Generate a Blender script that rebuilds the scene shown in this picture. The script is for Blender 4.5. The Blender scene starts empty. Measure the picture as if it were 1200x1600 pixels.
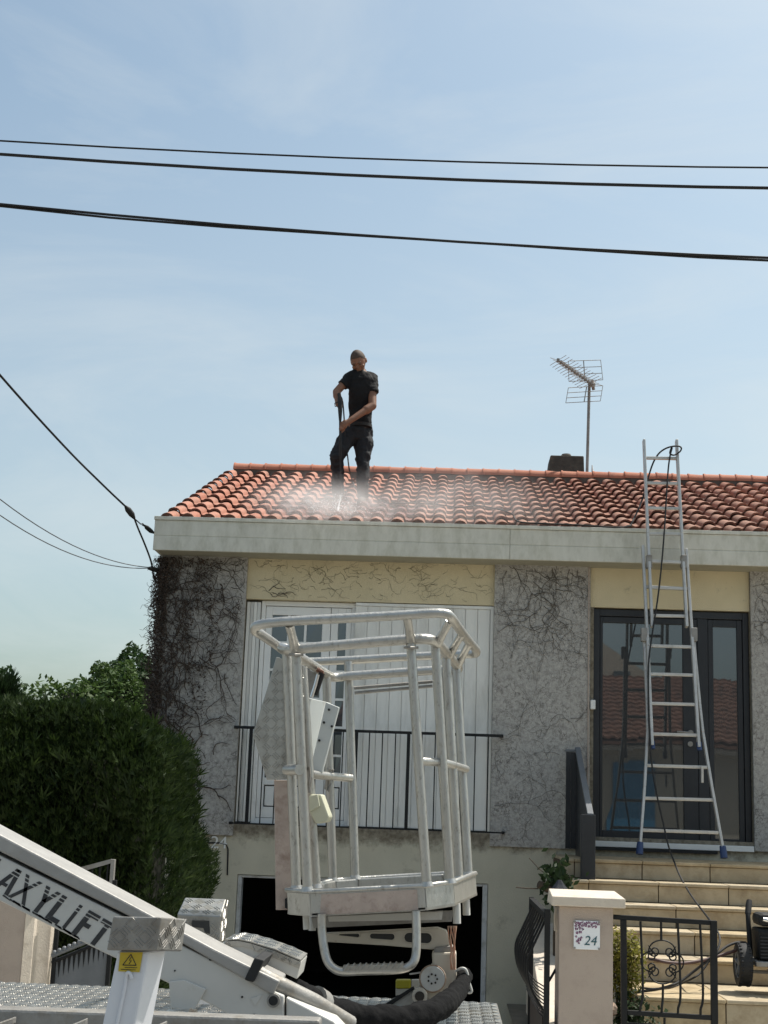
import bpy, bmesh, math, random
from mathutils import Vector, Matrix

random.seed(7)
R = math.radians
scene = bpy.context.scene
COL = scene.collection

# ------------------------------------------------------------------ camera
cam = bpy.data.cameras.new('camera')
cam.sensor_fit = 'VERTICAL'
cam.sensor_height = 24.0
cam.lens = 24.0 * 2219.0 / 1600.0
cam.clip_start = 0.1
cam.clip_end = 2000.0
co = bpy.data.objects.new('camera', cam)
COL.objects.link(co)
_r, _u, _f = (0.99848, 0.04247, 0.03518), (-0.02564, -0.20727, 0.97795), (-0.04883, 0.97736, 0.20586)
co.matrix_world = Matrix(((_r[0], _u[0], -_f[0], 0.0), (_r[1], _u[1], -_f[1], -13.2),
                          (_r[2], _u[2], -_f[2], 1.6), (0, 0, 0, 1)))
scene.camera = co

# ------------------------------------------------------------------ sky and sun
SUN_EL, SUN_AZ = R(62), R(57)        # azimuth from +Y towards +X: behind the house and to the right
world = bpy.data.worlds.new('World')
scene.world = world
world.use_nodes = True
wn, wl = world.node_tree.nodes, world.node_tree.links
wn.clear()
w_out = wn.new('ShaderNodeOutputWorld')
w_bg = wn.new('ShaderNodeBackground')
w_sky = wn.new('ShaderNodeTexSky')
w_sky.sky_type = 'NISHITA'
w_sky.sun_disc = False
w_sky.sun_elevation = SUN_EL
w_sky.sun_rotation = SUN_AZ
w_sky.air_density = 1.0
w_sky.dust_density = 3.5
w_sky.ozone_density = 1.6
w_bg.inputs['Strength'].default_value = 0.125
# thin cirrus: a stretched noise on the sky direction pulls the blue a little towards white
w_tc = wn.new('ShaderNodeTexCoord')
w_map = wn.new('ShaderNodeMapping')
w_map.inputs['Rotation'].default_value = (0.25, 0.35, 0.5)
w_map.inputs['Scale'].default_value = (1.3, 2.2, 4.5)
w_n = wn.new('ShaderNodeTexNoise')
w_n.inputs['Scale'].default_value = 2.0
w_n.inputs['Detail'].default_value = 8
w_n.inputs['Roughness'].default_value = 0.62
w_n.inputs['Distortion'].default_value = 0.8
w_r = wn.new('ShaderNodeMapRange')
w_r.inputs['From Min'].default_value = 0.42
w_r.inputs['From Max'].default_value = 0.72
w_r.inputs['To Min'].default_value = 0.04
w_r.inputs['To Max'].default_value = 0.32
w_mix = wn.new('ShaderNodeMix')
w_mix.data_type = 'RGBA'
w_mix.inputs[7].default_value = (4.75, 5.0, 4.95, 1)
wl.new(w_tc.outputs['Generated'], w_map.inputs['Vector'])
wl.new(w_map.outputs['Vector'], w_n.inputs['Vector'])
wl.new(w_n.outputs['Fac'], w_r.inputs['Value'])
# a hazier band low over the roofs
w_sep = wn.new('ShaderNodeSeparateXYZ')
w_hz = wn.new('ShaderNodeMapRange')
w_hz.interpolation_type = 'SMOOTHSTEP'
w_hz.inputs['From Min'].default_value = 0.50
w_hz.inputs['From Max'].default_value = 0.24
w_hz.inputs['To Max'].default_value = 0.20
w_sum = wn.new('ShaderNodeMath')
wl.new(w_tc.outputs['Generated'], w_sep.inputs[0])
wl.new(w_sep.outputs['Z'], w_hz.inputs['Value'])
w_lo = wn.new('ShaderNodeMapRange')
w_lo.interpolation_type = 'SMOOTHSTEP'
w_lo.inputs['From Min'].default_value = 0.02
w_lo.inputs['From Max'].default_value = 0.22
w_pr = wn.new('ShaderNodeMath')
w_pr.operation = 'MULTIPLY'
wl.new(w_sep.outputs['Z'], w_lo.inputs['Value'])
wl.new(w_hz.outputs['Result'], w_pr.inputs[0])
wl.new(w_lo.outputs['Result'], w_pr.inputs[1])
wl.new(w_pr.outputs[0], w_sum.inputs[0])
wl.new(w_r.outputs['Result'], w_sum.inputs[1])
wl.new(w_sum.outputs[0], w_mix.inputs[0])
w_tint = wn.new('ShaderNodeMix')
w_tint.data_type = 'RGBA'
w_tint.blend_type = 'MULTIPLY'
w_tint.inputs[0].default_value = 1.0
w_tint.inputs[7].default_value = (.95, 1.03, .925, 1)
wl.new(w_sky.outputs['Color'], w_tint.inputs[6])
wl.new(w_tint.outputs[2], w_mix.inputs[6])
wl.new(w_mix.outputs[2], w_bg.inputs['Color'])
wl.new(w_bg.outputs['Background'], w_out.inputs['Surface'])

sun = bpy.data.lights.new('sun', 'SUN')
sun.energy = 4.2
sun.angle = R(0.6)
sun.color = (1.0, 0.95, 0.87)
so = bpy.data.objects.new('sun', sun)
COL.objects.link(so)
_sd = Vector((math.sin(SUN_AZ) * math.cos(SUN_EL), math.cos(SUN_AZ) * math.cos(SUN_EL), math.sin(SUN_EL)))
so.rotation_euler = (-_sd).to_track_quat('-Z', 'Y').to_euler()

vs = scene.view_settings
vs.view_transform = 'Standard'
vs.look = 'None'
vs.gamma = 1.0
vs.use_curve_mapping = False
vs.exposure = 0.42
scene.cycles.max_bounces = 6
scene.cycles.volume_bounces = 2
scene.cycles.volume_step_rate = 1.0

# ------------------------------------------------------------------ materials
MATS = {}


def mat(name, c1, c2=None, scale=6.0, rough=0.7, metal=0.0, dirt=None, dscale=2.0, dlo=0.5, dhi=0.7, bump=0.0, bscale=60.0,
        detail=6.0, stretch=(1, 1, 1), spec=0.4, pos=False, rand=None, damt=1.0):
    """principled with a two-colour noise, an optional dirt noise and a bump noise (object or world coordinates)"""
    if name in MATS:
        return MATS[name]
    m = bpy.data.materials.new(name)
    m.use_nodes = True
    n, l = m.node_tree.nodes, m.node_tree.links
    b = n['Principled BSDF']
    b.inputs['Roughness'].default_value = rough
    b.inputs['Metallic'].default_value = metal
    b.inputs['Specular IOR Level'].default_value = spec
    if pos:
        vec = n.new('ShaderNodeNewGeometry').outputs['Position']
    else:
        vec = n.new('ShaderNodeTexCoord').outputs['Object']
    mp = n.new('ShaderNodeMapping')
    mp.inputs['Scale'].default_value = stretch
    l.new(vec, mp.inputs['Vector'])
    vec = mp.outputs['Vector']

    def noise(s, d=detail, r=0.6):
        t = n.new('ShaderNodeTexNoise')
        t.inputs['Scale'].default_value = s
        t.inputs['Detail'].default_value = d
        t.inputs['Roughness'].default_value = r
        l.new(vec, t.inputs['Vector'])
        return t.outputs['Fac']

    def rng(src, lo, hi, a=0.0, c=1.0):
        t = n.new('ShaderNodeMapRange')
        t.inputs['From Min'].default_value = lo
        t.inputs['From Max'].default_value = hi
        t.inputs['To Min'].default_value = a
        t.inputs['To Max'].default_value = c
        l.new(src, t.inputs['Value'])
        return t.outputs['Result']

    def mix(f, a, c, mode='MIX'):
        t = n.new('ShaderNodeMix')
        t.data_type = 'RGBA'
        t.blend_type = mode
        if isinstance(f, float):
            t.inputs[0].default_value = f
        else:
            l.new(f, t.inputs[0])
        for k, v in ((6, a), (7, c)):
            if isinstance(v, tuple):
                t.inputs[k].default_value = (v[0], v[1], v[2], 1)
            else:
                l.new(v, t.inputs[k])
        return t.outputs[2]
    col = c1
    if c2:
        col = mix(rng(noise(scale), 0.32, 0.68), c1, c2)
    if rand:
        oi = n.new('ShaderNodeObjectInfo')
        col = mix(rng(oi.outputs['Random'], 0, 1, 0.0, 0.75), col, rand)
    if dirt:
        col = mix(rng(noise(dscale, 9.0, 0.7), dlo, dhi, 0.0, damt), col, dirt)
    if isinstance(col, tuple):
        b.inputs['Base Color'].default_value = (col[0], col[1], col[2], 1)
    else:
        l.new(col, b.inputs['Base Color'])
    if bump:
        bp = n.new('ShaderNodeBump')
        bp.inputs['Strength'].default_value = min(1.0, bump)
        bp.inputs['Distance'].default_value = 0.01
        l.new(noise(bscale), bp.inputs['Height'])
        l.new(bp.outputs['Normal'], b.inputs['Normal'])
    m['_h'] = 1
    MATS[name] = m
    MATS[name + '#'] = (n, l, b, noise, rng, mix, vec)
    return m


M_cream = mat('cream_render', (.68, .59, .40), (.61, .53, .35), 3, .9, dirt=(.24, .21, .15), dscale=5, dlo=.6, dhi=.8, bump=.35, bscale=150)
M_base = mat('base_render', (.58, .54, .43), (.50, .47, .37), 2.5, .92, dirt=(.22, .20, .15), dscale=4, dlo=.58, dhi=.82, bump=.4, bscale=120)
# weathered strip along the top of the base wall (bare mortar and moss), ragged lower edge
n_, l_, b_, noise_, rng_, mix_, vec_ = MATS['base_render#']
_sx = n_.new('ShaderNodeSeparateXYZ')
l_.new(vec_, _sx.inputs[0])
_add = n_.new('ShaderNodeMath')
_add.operation = 'MULTIPLY_ADD'
l_.new(noise_(9.0, 8.0, .7), _add.inputs[0])
_add.inputs[1].default_value = 0.34
l_.new(_sx.outputs['Z'], _add.inputs[2])
_old = b_.inputs['Base Color'].links[0].from_socket
_bare = mix_(rng_(noise_(26.0), .35, .65), (.16, .135, .10), (.30, .27, .21))
l_.new(mix_(rng_(_add.outputs[0], 1.43, 1.53), _old, _bare), b_.inputs['Base Color'])

M_panel = mat('aggregate_panel', (.50, .48, .445), (.33, .315, .293), 34, .95, dirt=(.12, .11, .10), dscale=16, dlo=.5, dhi=.68, bump=.6, bscale=70, damt=.7)
# rootlet traces of the creeper: thin warped cell borders, light and dark
n_, l_, b_, noise_, rng_, mix_, vec_ = MATS['aggregate_panel#']
_wv = n_.new('ShaderNodeTexNoise')
_wv.inputs['Scale'].default_value = 7
_wv.inputs['Detail'].default_value = 3
l_.new(vec_, _wv.inputs['Vector'])
_vm = n_.new('ShaderNodeVectorMath')
_vm.operation = 'MULTIPLY_ADD'
_vm.inputs[1].default_value = (.35, .35, .35)
l_.new(_wv.outputs['Color'], _vm.inputs[0])
l_.new(vec_, _vm.inputs[2])
_old = b_.inputs['Base Color'].links[0].from_socket
for _sc, _w, _c, _a in ((11, .045, (.06, .05, .042), .75), (17, .03, (.5, .48, .45), .55), (5.5, .02, (.05, .04, .035), .7)):
    _vo = n_.new('ShaderNodeTexVoronoi')
    _vo.feature = 'DISTANCE_TO_EDGE'
    _vo.inputs['Scale'].default_value = _sc
    l_.new(_vm.outputs[0], _vo.inputs['Vector'])
    _mm = n_.new('ShaderNodeMath')
    _mm.operation = 'MULTIPLY'
    l_.new(rng_(_vo.outputs['Distance'], 0.0, _w, _a, 0.0), _mm.inputs[0])
    l_.new(rng_(noise_(3.0 + _sc * .2), .40, .60), _mm.inputs[1])
    _old = mix_(_mm.outputs[0], _old, _c)
l_.new(_old, b_.inputs['Base Color'])

M_fascia = mat('fascia_board', (.64, .625, .55), (.56, .545, .475), 4, .6, dirt=(.33, .32, .235), dscale=2.6, dlo=.46, dhi=.74, bump=.12, bscale=90, stretch=(4, 1, 1.6), damt=.6)
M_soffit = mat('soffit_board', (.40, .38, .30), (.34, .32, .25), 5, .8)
M_tile = mat('terracotta_tile', (.39, .155, .098), (.31, .118, .077), 14, .85, rand=(.42, .21, .15), dirt=(.13, .095, .075), dscale=2.3, dlo=.50, dhi=.72, bump=.35, bscale=110, pos=True, damt=.75)
M_ridge = mat('ridge_terracotta', (.42, .16, .095), (.36, .13, .08), 10, .85, rand=(.46, .20, .13), dirt=(.2, .11, .085), dscale=5, dlo=.55, dhi=.75, bump=.3, bscale=110, pos=True, damt=.6)
# dirt not yet washed off: lichen grows thicker on the uncleaned side, to the right of the worker and low by the eaves
n_, l_, b_, noise_, rng_, mix_, vec_ = MATS['terracotta_tile#']
_sx = n_.new('ShaderNodeSeparateXYZ')
l_.new(vec_, _sx.inputs[0])
_low = rng_(_sx.outputs['Z'], 5.0, 4.25, 0.0, 1.0)
_rt = rng_(_sx.outputs['X'], -1.6, .6, 0.12, 1.0)
_m1 = n_.new('ShaderNodeMath')
_m1.operation = 'MULTIPLY'
l_.new(_low, _m1.inputs[0])
l_.new(_rt, _m1.inputs[1])
_m2 = n_.new('ShaderNodeMath')
_m2.operation = 'MULTIPLY'
l_.new(_m1.outputs[0], _m2.inputs[0])
l_.new(rng_(noise_(7.0, 8.0, .7), .36, .66, 0.0, .85), _m2.inputs[1])
_old = b_.inputs['Base Color'].links[0].from_socket
_old = mix_(_m2.outputs[0], _old, (.20, .155, .115))
_m3 = n_.new('ShaderNodeMath')
_m3.operation = 'MULTIPLY'
l_.new(rng_(_sx.outputs['X'], -1.4, 1.2, 0.0, 1.0), _m3.inputs[0])
l_.new(rng_(noise_(3.0, 8.0, .7), .35, .7, .22, .80), _m3.inputs[1])
_old = mix_(_m3.outputs[0], _old, (.24, .125, .085))
# wet where the jet has just passed: darker and shinier, with a ragged edge
_ds = n_.new('ShaderNodeVectorMath')
_ds.operation = 'DISTANCE'
l_.new(vec_, _ds.inputs[0])
_ds.inputs[1].default_value = (-1.0, .55, 4.6)
_wa = n_.new('ShaderNodeMath')
_wa.operation = 'MULTIPLY_ADD'
l_.new(noise_(4.0, 6.0, .6), _wa.inputs[0])
_wa.inputs[1].default_value = .9
l_.new(_ds.outputs['Value'], _wa.inputs[2])
_wet = rng_(_wa.outputs[0], 1.30, 1.05)
_old = mix_(_wet, _old, (.21, .075, .048))
l_.new(rng_(_wet, 0, 1, .85, .22), b_.inputs['Roughness'])
l_.new(_old, b_.inputs['Base Color'])

M_tile_end = mat('shaded_tile_end', (.17, .078, .055), (.11, .055, .04), 20, .95, pos=True)  # shade of the tile fronts put into the colour
M_mortar = mat('ridge_mortar', (.15, .13, .11), (.09, .08, .07), 14, .95, bump=.5)
M_dark = mat('dark_interior', (.05, .05, .048), None, rough=.95)
M_white = mat('white_pvc', (.82, .82, .80), (.76, .76, .74), 2, .45, dirt=(.5, .5, .48), dscale=3, dlo=.55, dhi=.9)
M_shutter = mat('white_shutter', (.80, .795, .755), (.72, .715, .68), 2.2, .5, dirt=(.45, .44, .40), dscale=2, dlo=.5, dhi=.85, stretch=(2, 1, .5))
M_alu_track = mat('grey_track', (.55, .56, .56), (.45, .46, .46), 8, .45, dirt=(.3, .29, .26), dscale=8, dlo=.5, dhi=.7)
M_black = mat('black_metal', (.009, .010, .011), (.015, .0155, .0165), 10, .55, spec=.25, dirt=(.04, .038, .035), dscale=14, dlo=.58, dhi=.75)
M_frame = mat('anthracite_frame', (.028, .031, .036), (.022, .024, .028), 6, .4)
M_rubber = mat('black_rubber', (.014, .014, .015), (.022, .022, .022), 12, .7)
M_stone = mat('step_stone', (.52, .415, .26), (.35, .265, .15), 6, .6, rand=(.48, .42, .32), dirt=(.24, .175, .10), dscale=4.5, dlo=.46, dhi=.70, bump=.2, bscale=40, pos=True, damt=.8)
M_joint = mat('dirty_joint', (.10, .075, .045), (.07, .05, .03), 12, .95)
M_pillar = mat('pink_render', (.46, .38, .32), (.42, .345, .29), 3, .92, dirt=(.36, .29, .24), dscale=6, dlo=.5, dhi=.8, bump=.45, bscale=160)
M_cap = mat('concrete_cap', (.62, .55, .46), (.55, .48, .40), 8, .85, dirt=(.4, .34, .27), dscale=9, dlo=.55, dhi=.75, bump=.3, bscale=90)
M_alu = mat('aluminium', (.58, .565, .535), (.48, .47, .445), 9, .5, .5, dirt=(.28, .28, .28), dscale=12, dlo=.55, dhi=.75)
M_blue = mat('blue_plastic', (.03, .055, .14), None, rough=.5)
M_galv = mat('weathered_aluminium', (.49, .48, .45), (.42, .41, .38), 16, .36, .75, dirt=(.20, .18, .15), dscale=60, dlo=.54, dhi=.72, damt=.8, stretch=(1, 1, .45), bump=.25, bscale=80)
M_beam = mat('boom_alloy', (.37, .36, .34), (.31, .30, .285), 12, .5, .25, dirt=(.30, .28, .25), dscale=30, dlo=.56, dhi=.76, bump=.2, bscale=80)
M_galvd = mat('galvanised_steel', (.33, .32, .30), (.25, .24, .225), 14, .55, .45, dirt=(.20, .17, .13), dscale=12, dlo=.5, dhi=.75, bump=.25, bscale=60)
M_plate = mat('tread_plate', (.44, .43, .40), (.35, .34, .315), 10, .38, .8, dirt=(.24, .22, .19), dscale=12, dlo=.5, dhi=.75)
M_pinkwood = mat('worn_board', (.50, .40, .34), (.40, .32, .27), 12, .8, dirt=(.28, .20, .16), dscale=16, dlo=.5, dhi=.72, bump=.3, bscale=120)
M_lift = mat('white_lift_paint', (.58, .57, .535), (.51, .50, .465), 3, .45, dirt=(.30, .24, .17), dscale=5, dlo=.56, dhi=.82, damt=.8)
M_liftpure = mat('white_leg_paint', (.72, .73, .76), (.66, .67, .70), 4, .4, dirt=(.42, .40, .37), dscale=7, dlo=.6, dhi=.82)
M_ivory = mat('ivory_paint', (.60, .55, .46), (.52, .47, .39), 6, .5, dirt=(.30, .16, .08), dscale=9, dlo=.6, dhi=.72)
M_grey_box = mat('grey_enamel', (.56, .585, .575), (.50, .525, .515), 5, .45, dirt=(.36, .35, .32), dscale=8, dlo=.6, dhi=.8)
M_beige = mat('beige_plastic', (.55, .55, .42), (.50, .50, .38), 5, .5)
M_letter = mat('black_lettering', (.028, .029, .031), (.045, .045, .046), 30, .6, dirt=(.16, .16, .155), dscale=40, dlo=.62, dhi=.75)
M_yellow = mat('yellow_sticker', (.55, .40, .03), (.48, .35, .03), 12, .5, dirt=(.33, .27, .09), dscale=20, dlo=.55, dhi=.7)
M_orange = mat('orange_cable', (.45, .19, .11), (.52, .36, .26), 30, .6)
M_canvas = mat('black_canvas', (.007, .007, .0075), (.012, .012, .0125), 20, .95, bump=.6, bscale=30, spec=.12)
M_skin = mat('skin', (.23, .115, .070), (.19, .092, .056), 12, .55)
M_skin_tattoo = M_skin
M_hair = mat('hair', (.052, .036, .027), (.085, .058, .043), 60, .75)
M_shirt = mat('black_cotton', (.006, .006, .007), (.009, .009, .0105), 9, .9)
M_trouser = mat('dark_workwear', (.012, .013, .016), (.02, .021, .024), 8, .85, dirt=(.06, .06, .058), dscale=14, dlo=.6, dhi=.75)
M_boot = mat('boot_leather', (.03, .025, .02), (.05, .04, .032), 14, .7)
M_twig = mat('dry_vine', (.095, .072, .055), (.045, .034, .028), 9, .9, dirt=(.11, .072, .056), dscale=3, dlo=.55, dhi=.7, pos=True)
M_twig2 = mat('thin_dry_vine', (.15, .13, .108), (.085, .073, .062), 9, .9, pos=True)
M_dryleaf = mat('dry_leaf', (.085, .060, .047), (.048, .036, .029), 6, .9, pos=True)
M_soil = mat('gravelly_soil', (.22, .19, .15), (.16, .14, .11), 7, .95, bump=.5, bscale=30)
M_ceramic = mat('white_ceramic', (.80, .82, .84), None, rough=.2, spec=.6)
M_purple = mat('purple_print', (.20, .09, .17), (.30, .15, .24), 60, .3)
M_ink = mat('dark_teal_ink', (.03, .10, .12), None, rough=.4)
M_rock = mat('garden_rock', (.36, .27, .21), (.24, .18, .14), 9, .9, bump=.6, bscale=20)
M_hosered = mat('red_brown_hose', (.10, .05, .045), (.07, .04, .035), 9, .5)
M_silver = mat('steel', (.72, .72, .72), None, rough=.28, metal=1.0)
M_concrete = mat('chimney_concrete', (.10, .085, .07), (.06, .05, .042), 12, .95, dirt=(.17, .12, .09), dscale=10, dlo=.55, dhi=.7, bump=.6)
M_wire = mat('cable_sheath', (.012, .012, .013), None, rough=.6)
M_asphalt = mat('asphalt', (.19, .187, .178), (.15, .147, .14), 30, .9, bump=.5, bscale=120)
M_paving = mat('pale_paving', (.52, .50, .44), (.44, .42, .37), 6, .9, dirt=(.18, .165, .14), dscale=3, dlo=.5, dhi=.75)
M_greygate = mat('grey_gate_paint', (.16, .17, .185), (.13, .14, .15), 8, .5)


def leaf_mat(name, ca, cb, transl=.35, rough=.6):
    m = bpy.data.materials.new(name)
    m.use_nodes = True
    n, l = m.node_tree.nodes, m.node_tree.links
    b = n['Principled BSDF']
    g = n.new('ShaderNodeNewGeometry')
    mx = n.new('ShaderNodeMix')
    mx.data_type = 'RGBA'
    mx.inputs[6].default_value = (*ca, 1)
    mx.inputs[7].default_value = (*cb, 1)
    l.new(g.outputs['Random Per Island'], mx.inputs[0])
    l.new(mx.outputs[2], b.inputs['Base Color'])
    b.inputs['Roughness'].default_value = rough
    b.inputs['Specular IOR Level'].default_value = .25
    t = n.new('ShaderNodeBsdfTranslucent')
    l.new(mx.outputs[2], t.inputs['Color'])
    ms = n.new('ShaderNodeMixShader')
    ms.inputs[0].default_value = transl
    l.new(b.outputs[0], ms.inputs[1])
    l.new(t.outputs[0], ms.inputs[2])
    l.new(ms.outputs[0], n['Material Output'].inputs['Surface'])
    return m


M_hedge = leaf_mat('hedge_spray', (.013, .027, .007), (.036, .060, .013), .22)
M_hedge_core = mat('hedge_core', (.012, .016, .008), (.02, .02, .012), 8, .95)
M_leaf_dark = leaf_mat('leaf_dark', (.022, .050, .016), (.042, .078, .026), .25)
M_leaf_light = leaf_mat('leaf_light', (.042, .082, .022), (.078, .125, .034), .28)
M_leaf_yellow = leaf_mat('leaf_yellow', (.16, .17, .03), (.30, .27, .06), .35)
M_leaf_deep = leaf_mat('leaf_deep', (.014, .030, .010), (.028, .052, .016), .2)
M_bark = mat('bark', (.09, .065, .045), (.05, .038, .028), 9, .95)


def glass_mat(name, tint, refl=.1):
    m = bpy.data.materials.new(name)
    m.use_nodes = True
    n, l = m.node_tree.nodes, m.node_tree.links
    b = n['Principled BSDF']
    b.inputs['Base Color'].default_value = (*tint, 1)
    b.inputs['Roughness'].default_value = .35
    gl = n.new('ShaderNodeBsdfGlossy')
    gl.inputs['Roughness'].default_value = .012
    gl.inputs['Color'].default_value = (.92, .97, 1, 1)
    fr = n.new('ShaderNodeFresnel')
    fr.inputs['IOR'].default_value = 1.5
    ma = n.new('ShaderNodeMath')
    ma.operation = 'MULTIPLY_ADD'
    ma.inputs[1].default_value = 1.0
    ma.inputs[2].default_value = refl
    l.new(fr.outputs[0], ma.inputs[0])
    ms = n.new('ShaderNodeMixShader')
    l.new(ma.outputs[0], ms.inputs[0])
    l.new(b.outputs[0], ms.inputs[1])
    l.new(gl.outputs[0], ms.inputs[2])
    l.new(ms.outputs[0], n['Material Output'].inputs['Surface'])
    return m


M_glass = glass_mat('door_glass', (.012, .014, .017), .09)
M_pane = glass_mat('window_glass', (.022, .028, .036), .07)
M_lampglass = glass_mat('lantern_glass', (.12, .15, .17), .05)


# ------------------------------------------------------------------ mesh helpers
class MB:
    def __init__(self):
        self.v, self.f = [], []

    def add(self, vs_, fs_):
        o = len(self.v)
        self.v.extend([tuple(p) for p in vs_])
        self.f.extend([tuple(i + o for i in q) for q in fs_])
        return self

    def box(self, x0, x1, y0, y1, z0, z1):
        return self.add([(x0, y0, z0), (x1, y0, z0), (x1, y1, z0), (x0, y1, z0), (x0, y0, z1), (x1, y0, z1), (x1, y1, z1), (x0, y1, z1)],
                        [(0, 3, 2, 1), (4, 5, 6, 7), (0, 1, 5, 4), (1, 2, 6, 5), (2, 3, 7, 6), (3, 0, 4, 7)])

    def hexa(self, p):
        """eight corners: four below (counter-clockwise), four above"""
        return self.add(p, [(0, 3, 2, 1), (4, 5, 6, 7), (0, 1, 5, 4), (1, 2, 6, 5), (2, 3, 7, 6), (3, 0, 4, 7)])

    def prism(self, poly, off):
        n = len(poly)
        a = [Vector(p) for p in poly]
        o = Vector(off)
        vs_ = a + [p + o for p in a]
        fs_ = [tuple(range(n - 1, -1, -1)), tuple(range(n, 2 * n))]
        for i in range(n):
            j = (i + 1) % n
            fs_.append((i, j, n + j, n + i))
        return self.add(vs_, fs_)

    def tube(self, path, r, n=8, cap=True, closed=False):
        P = [Vector(p) for p in path]
        m = len(P)
        if not hasattr(r, '__len__'):
            r = [r] * m
        T = []
        for i in range(m):
            if closed:
                t = P[(i + 1) % m] - P[i - 1]
            else:
                t = P[min(i + 1, m - 1)] - P[max(i - 1, 0)]
            T.append(t.normalized() if t.length > 1e-9 else Vector((0, 0, 1)))
        up = Vector((0, 0, 1)) if abs(T[0].z) < .9 else Vector((1, 0, 0))
        N = (up - T[0] * up.dot(T[0])).normalized()
        o = len(self.v)
        for i in range(m):
            N = N - T[i] * N.dot(T[i])
            N = N.normalized() if N.length > 1e-6 else T[i].orthogonal().normalized()
            B = T[i].cross(N)
            for k in range(n):
                a = 2 * math.pi * k / n
                self.v.append(tuple(P[i] + (N * math.cos(a) + B * math.sin(a)) * r[i]))
        for i in range(m if closed else m - 1):
            j = (i + 1) % m
            for k in range(n):
                q = (k + 1) % n
                self.f.append((o + i * n + k, o + i * n + q, o + j * n + q, o + j * n + k))
        if cap and not closed:
            self.f.append(tuple(o + k for k in range(n - 1, -1, -1)))
            self.f.append(tuple(o + (m - 1) * n + k for k in range(n)))
        return self

    def cyl(self, a, b, r, n=16, r2=None):
        return self.tube([a, b], [r, r if r2 is None else r2], n)

    def ball(self, c, rx, ry=None, rz=None, nu=16, nv=10, fn=None):
        ry = rx if ry is None else ry
        rz = rx if rz is None else rz
        c = Vector(c)
        vs_ = [c + Vector((0, 0, -rz))]
        for i in range(1, nv):
            t = -math.pi / 2 + math.pi * i / nv
            for k in range(nu):
                a = 2 * math.pi * k / nu
                vs_.append(c + Vector((rx * math.cos(t) * math.cos(a), ry * math.cos(t) * math.sin(a), rz * math.sin(t))))
        vs_.append(c + Vector((0, 0, rz)))
        if fn:
            vs_ = [fn(Vector(p)) for p in vs_]
        fs_ = []
        for k in range(nu):
            fs_.append((0, 1 + (k + 1) % nu, 1 + k))
        for i in range(nv - 2):
            for k in range(nu):
                a, b = 1 + i * nu + k, 1 + i * nu + (k + 1) % nu
                fs_.append((a, b, b + nu, a + nu))
        t = len(vs_) - 1
        for k in range(nu):
            fs_.append((t - nu + k, t - nu + (k + 1) % nu, t))
        return self.add(vs_, fs_)

    def mesh(self, name, m, smooth=None):
        me = bpy.data.meshes.new(name)
        me.from_pydata(self.v, [], self.f)
        if m:
            me.materials.append(m)
        if smooth is not None:
            me.polygons.foreach_set('use_smooth', [True] * len(me.polygons))
            if smooth < 180:
                me.set_sharp_from_angle(angle=R(smooth))
        me.update()
        return me

    def build(self, name, m, parent=None, smooth=None, bevel=0.0, fix=False):
        me = self.mesh(name, m, smooth)
        if fix:
            bm = bmesh.new()
            bm.from_mesh(me)
            bmesh.ops.recalc_face_normals(bm, faces=bm.faces)
            bm.to_mesh(me)
            bm.free()
        o = bpy.data.objects.new(name, me)
        COL.objects.link(o)
        if parent is not None:
            o.parent = parent
            if parent.parent is None:
                o.location = -parent.location
        if bevel:
            b = o.modifiers.new('bevel', 'BEVEL')
            b.width = bevel
            b.segments = 2
            b.limit_method = 'ANGLE'
            b.angle_limit = R(40)
        return o


def tag(o, label=None, cat=None, group=None, kind=None):
    if label:
        o['label'] = label
    if cat:
        o['category'] = cat
    if group:
        o['group'] = group
    if kind:
        o['kind'] = kind
    return o


def thing(name, label, cat, loc, group=None):
    o = bpy.data.objects.new(name, None)
    COL.objects.link(o)
    o.location = loc
    o.empty_display_size = .1
    return tag(o, label, cat, group)


def V(*a):
    return Vector(a)


def lerp(a, b, t):
    return Vector(a) * (1 - t) + Vector(b) * t


def smooth_path(pts, k=6):
    """Catmull-Rom through the points"""
    P = [Vector(p) for p in pts]
    out = []
    for i in range(len(P) - 1):
        p0, p1, p2, p3 = P[max(i - 1, 0)], P[i], P[i + 1], P[min(i + 2, len(P) - 1)]
        for j in range(k):
            t = j / k
            out.append(.5 * ((2 * p1) + (p2 - p0) * t + (2 * p0 - 5 * p1 + 4 * p2 - p3) * t * t + (3 * p1 - p0 - 3 * p2 + p3) * t ** 3))
    out.append(P[-1])
    return out


def inside(poly, x, y):
    c = False
    j = len(poly) - 1
    for i in range(len(poly)):
        xi, yi = poly[i]
        xj, yj = poly[j]
        if (yi > y) != (yj > y) and x < (xj - xi) * (y - yi) / (yj - yi) + xi:
            c = not c
        j = i
    return c


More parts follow.
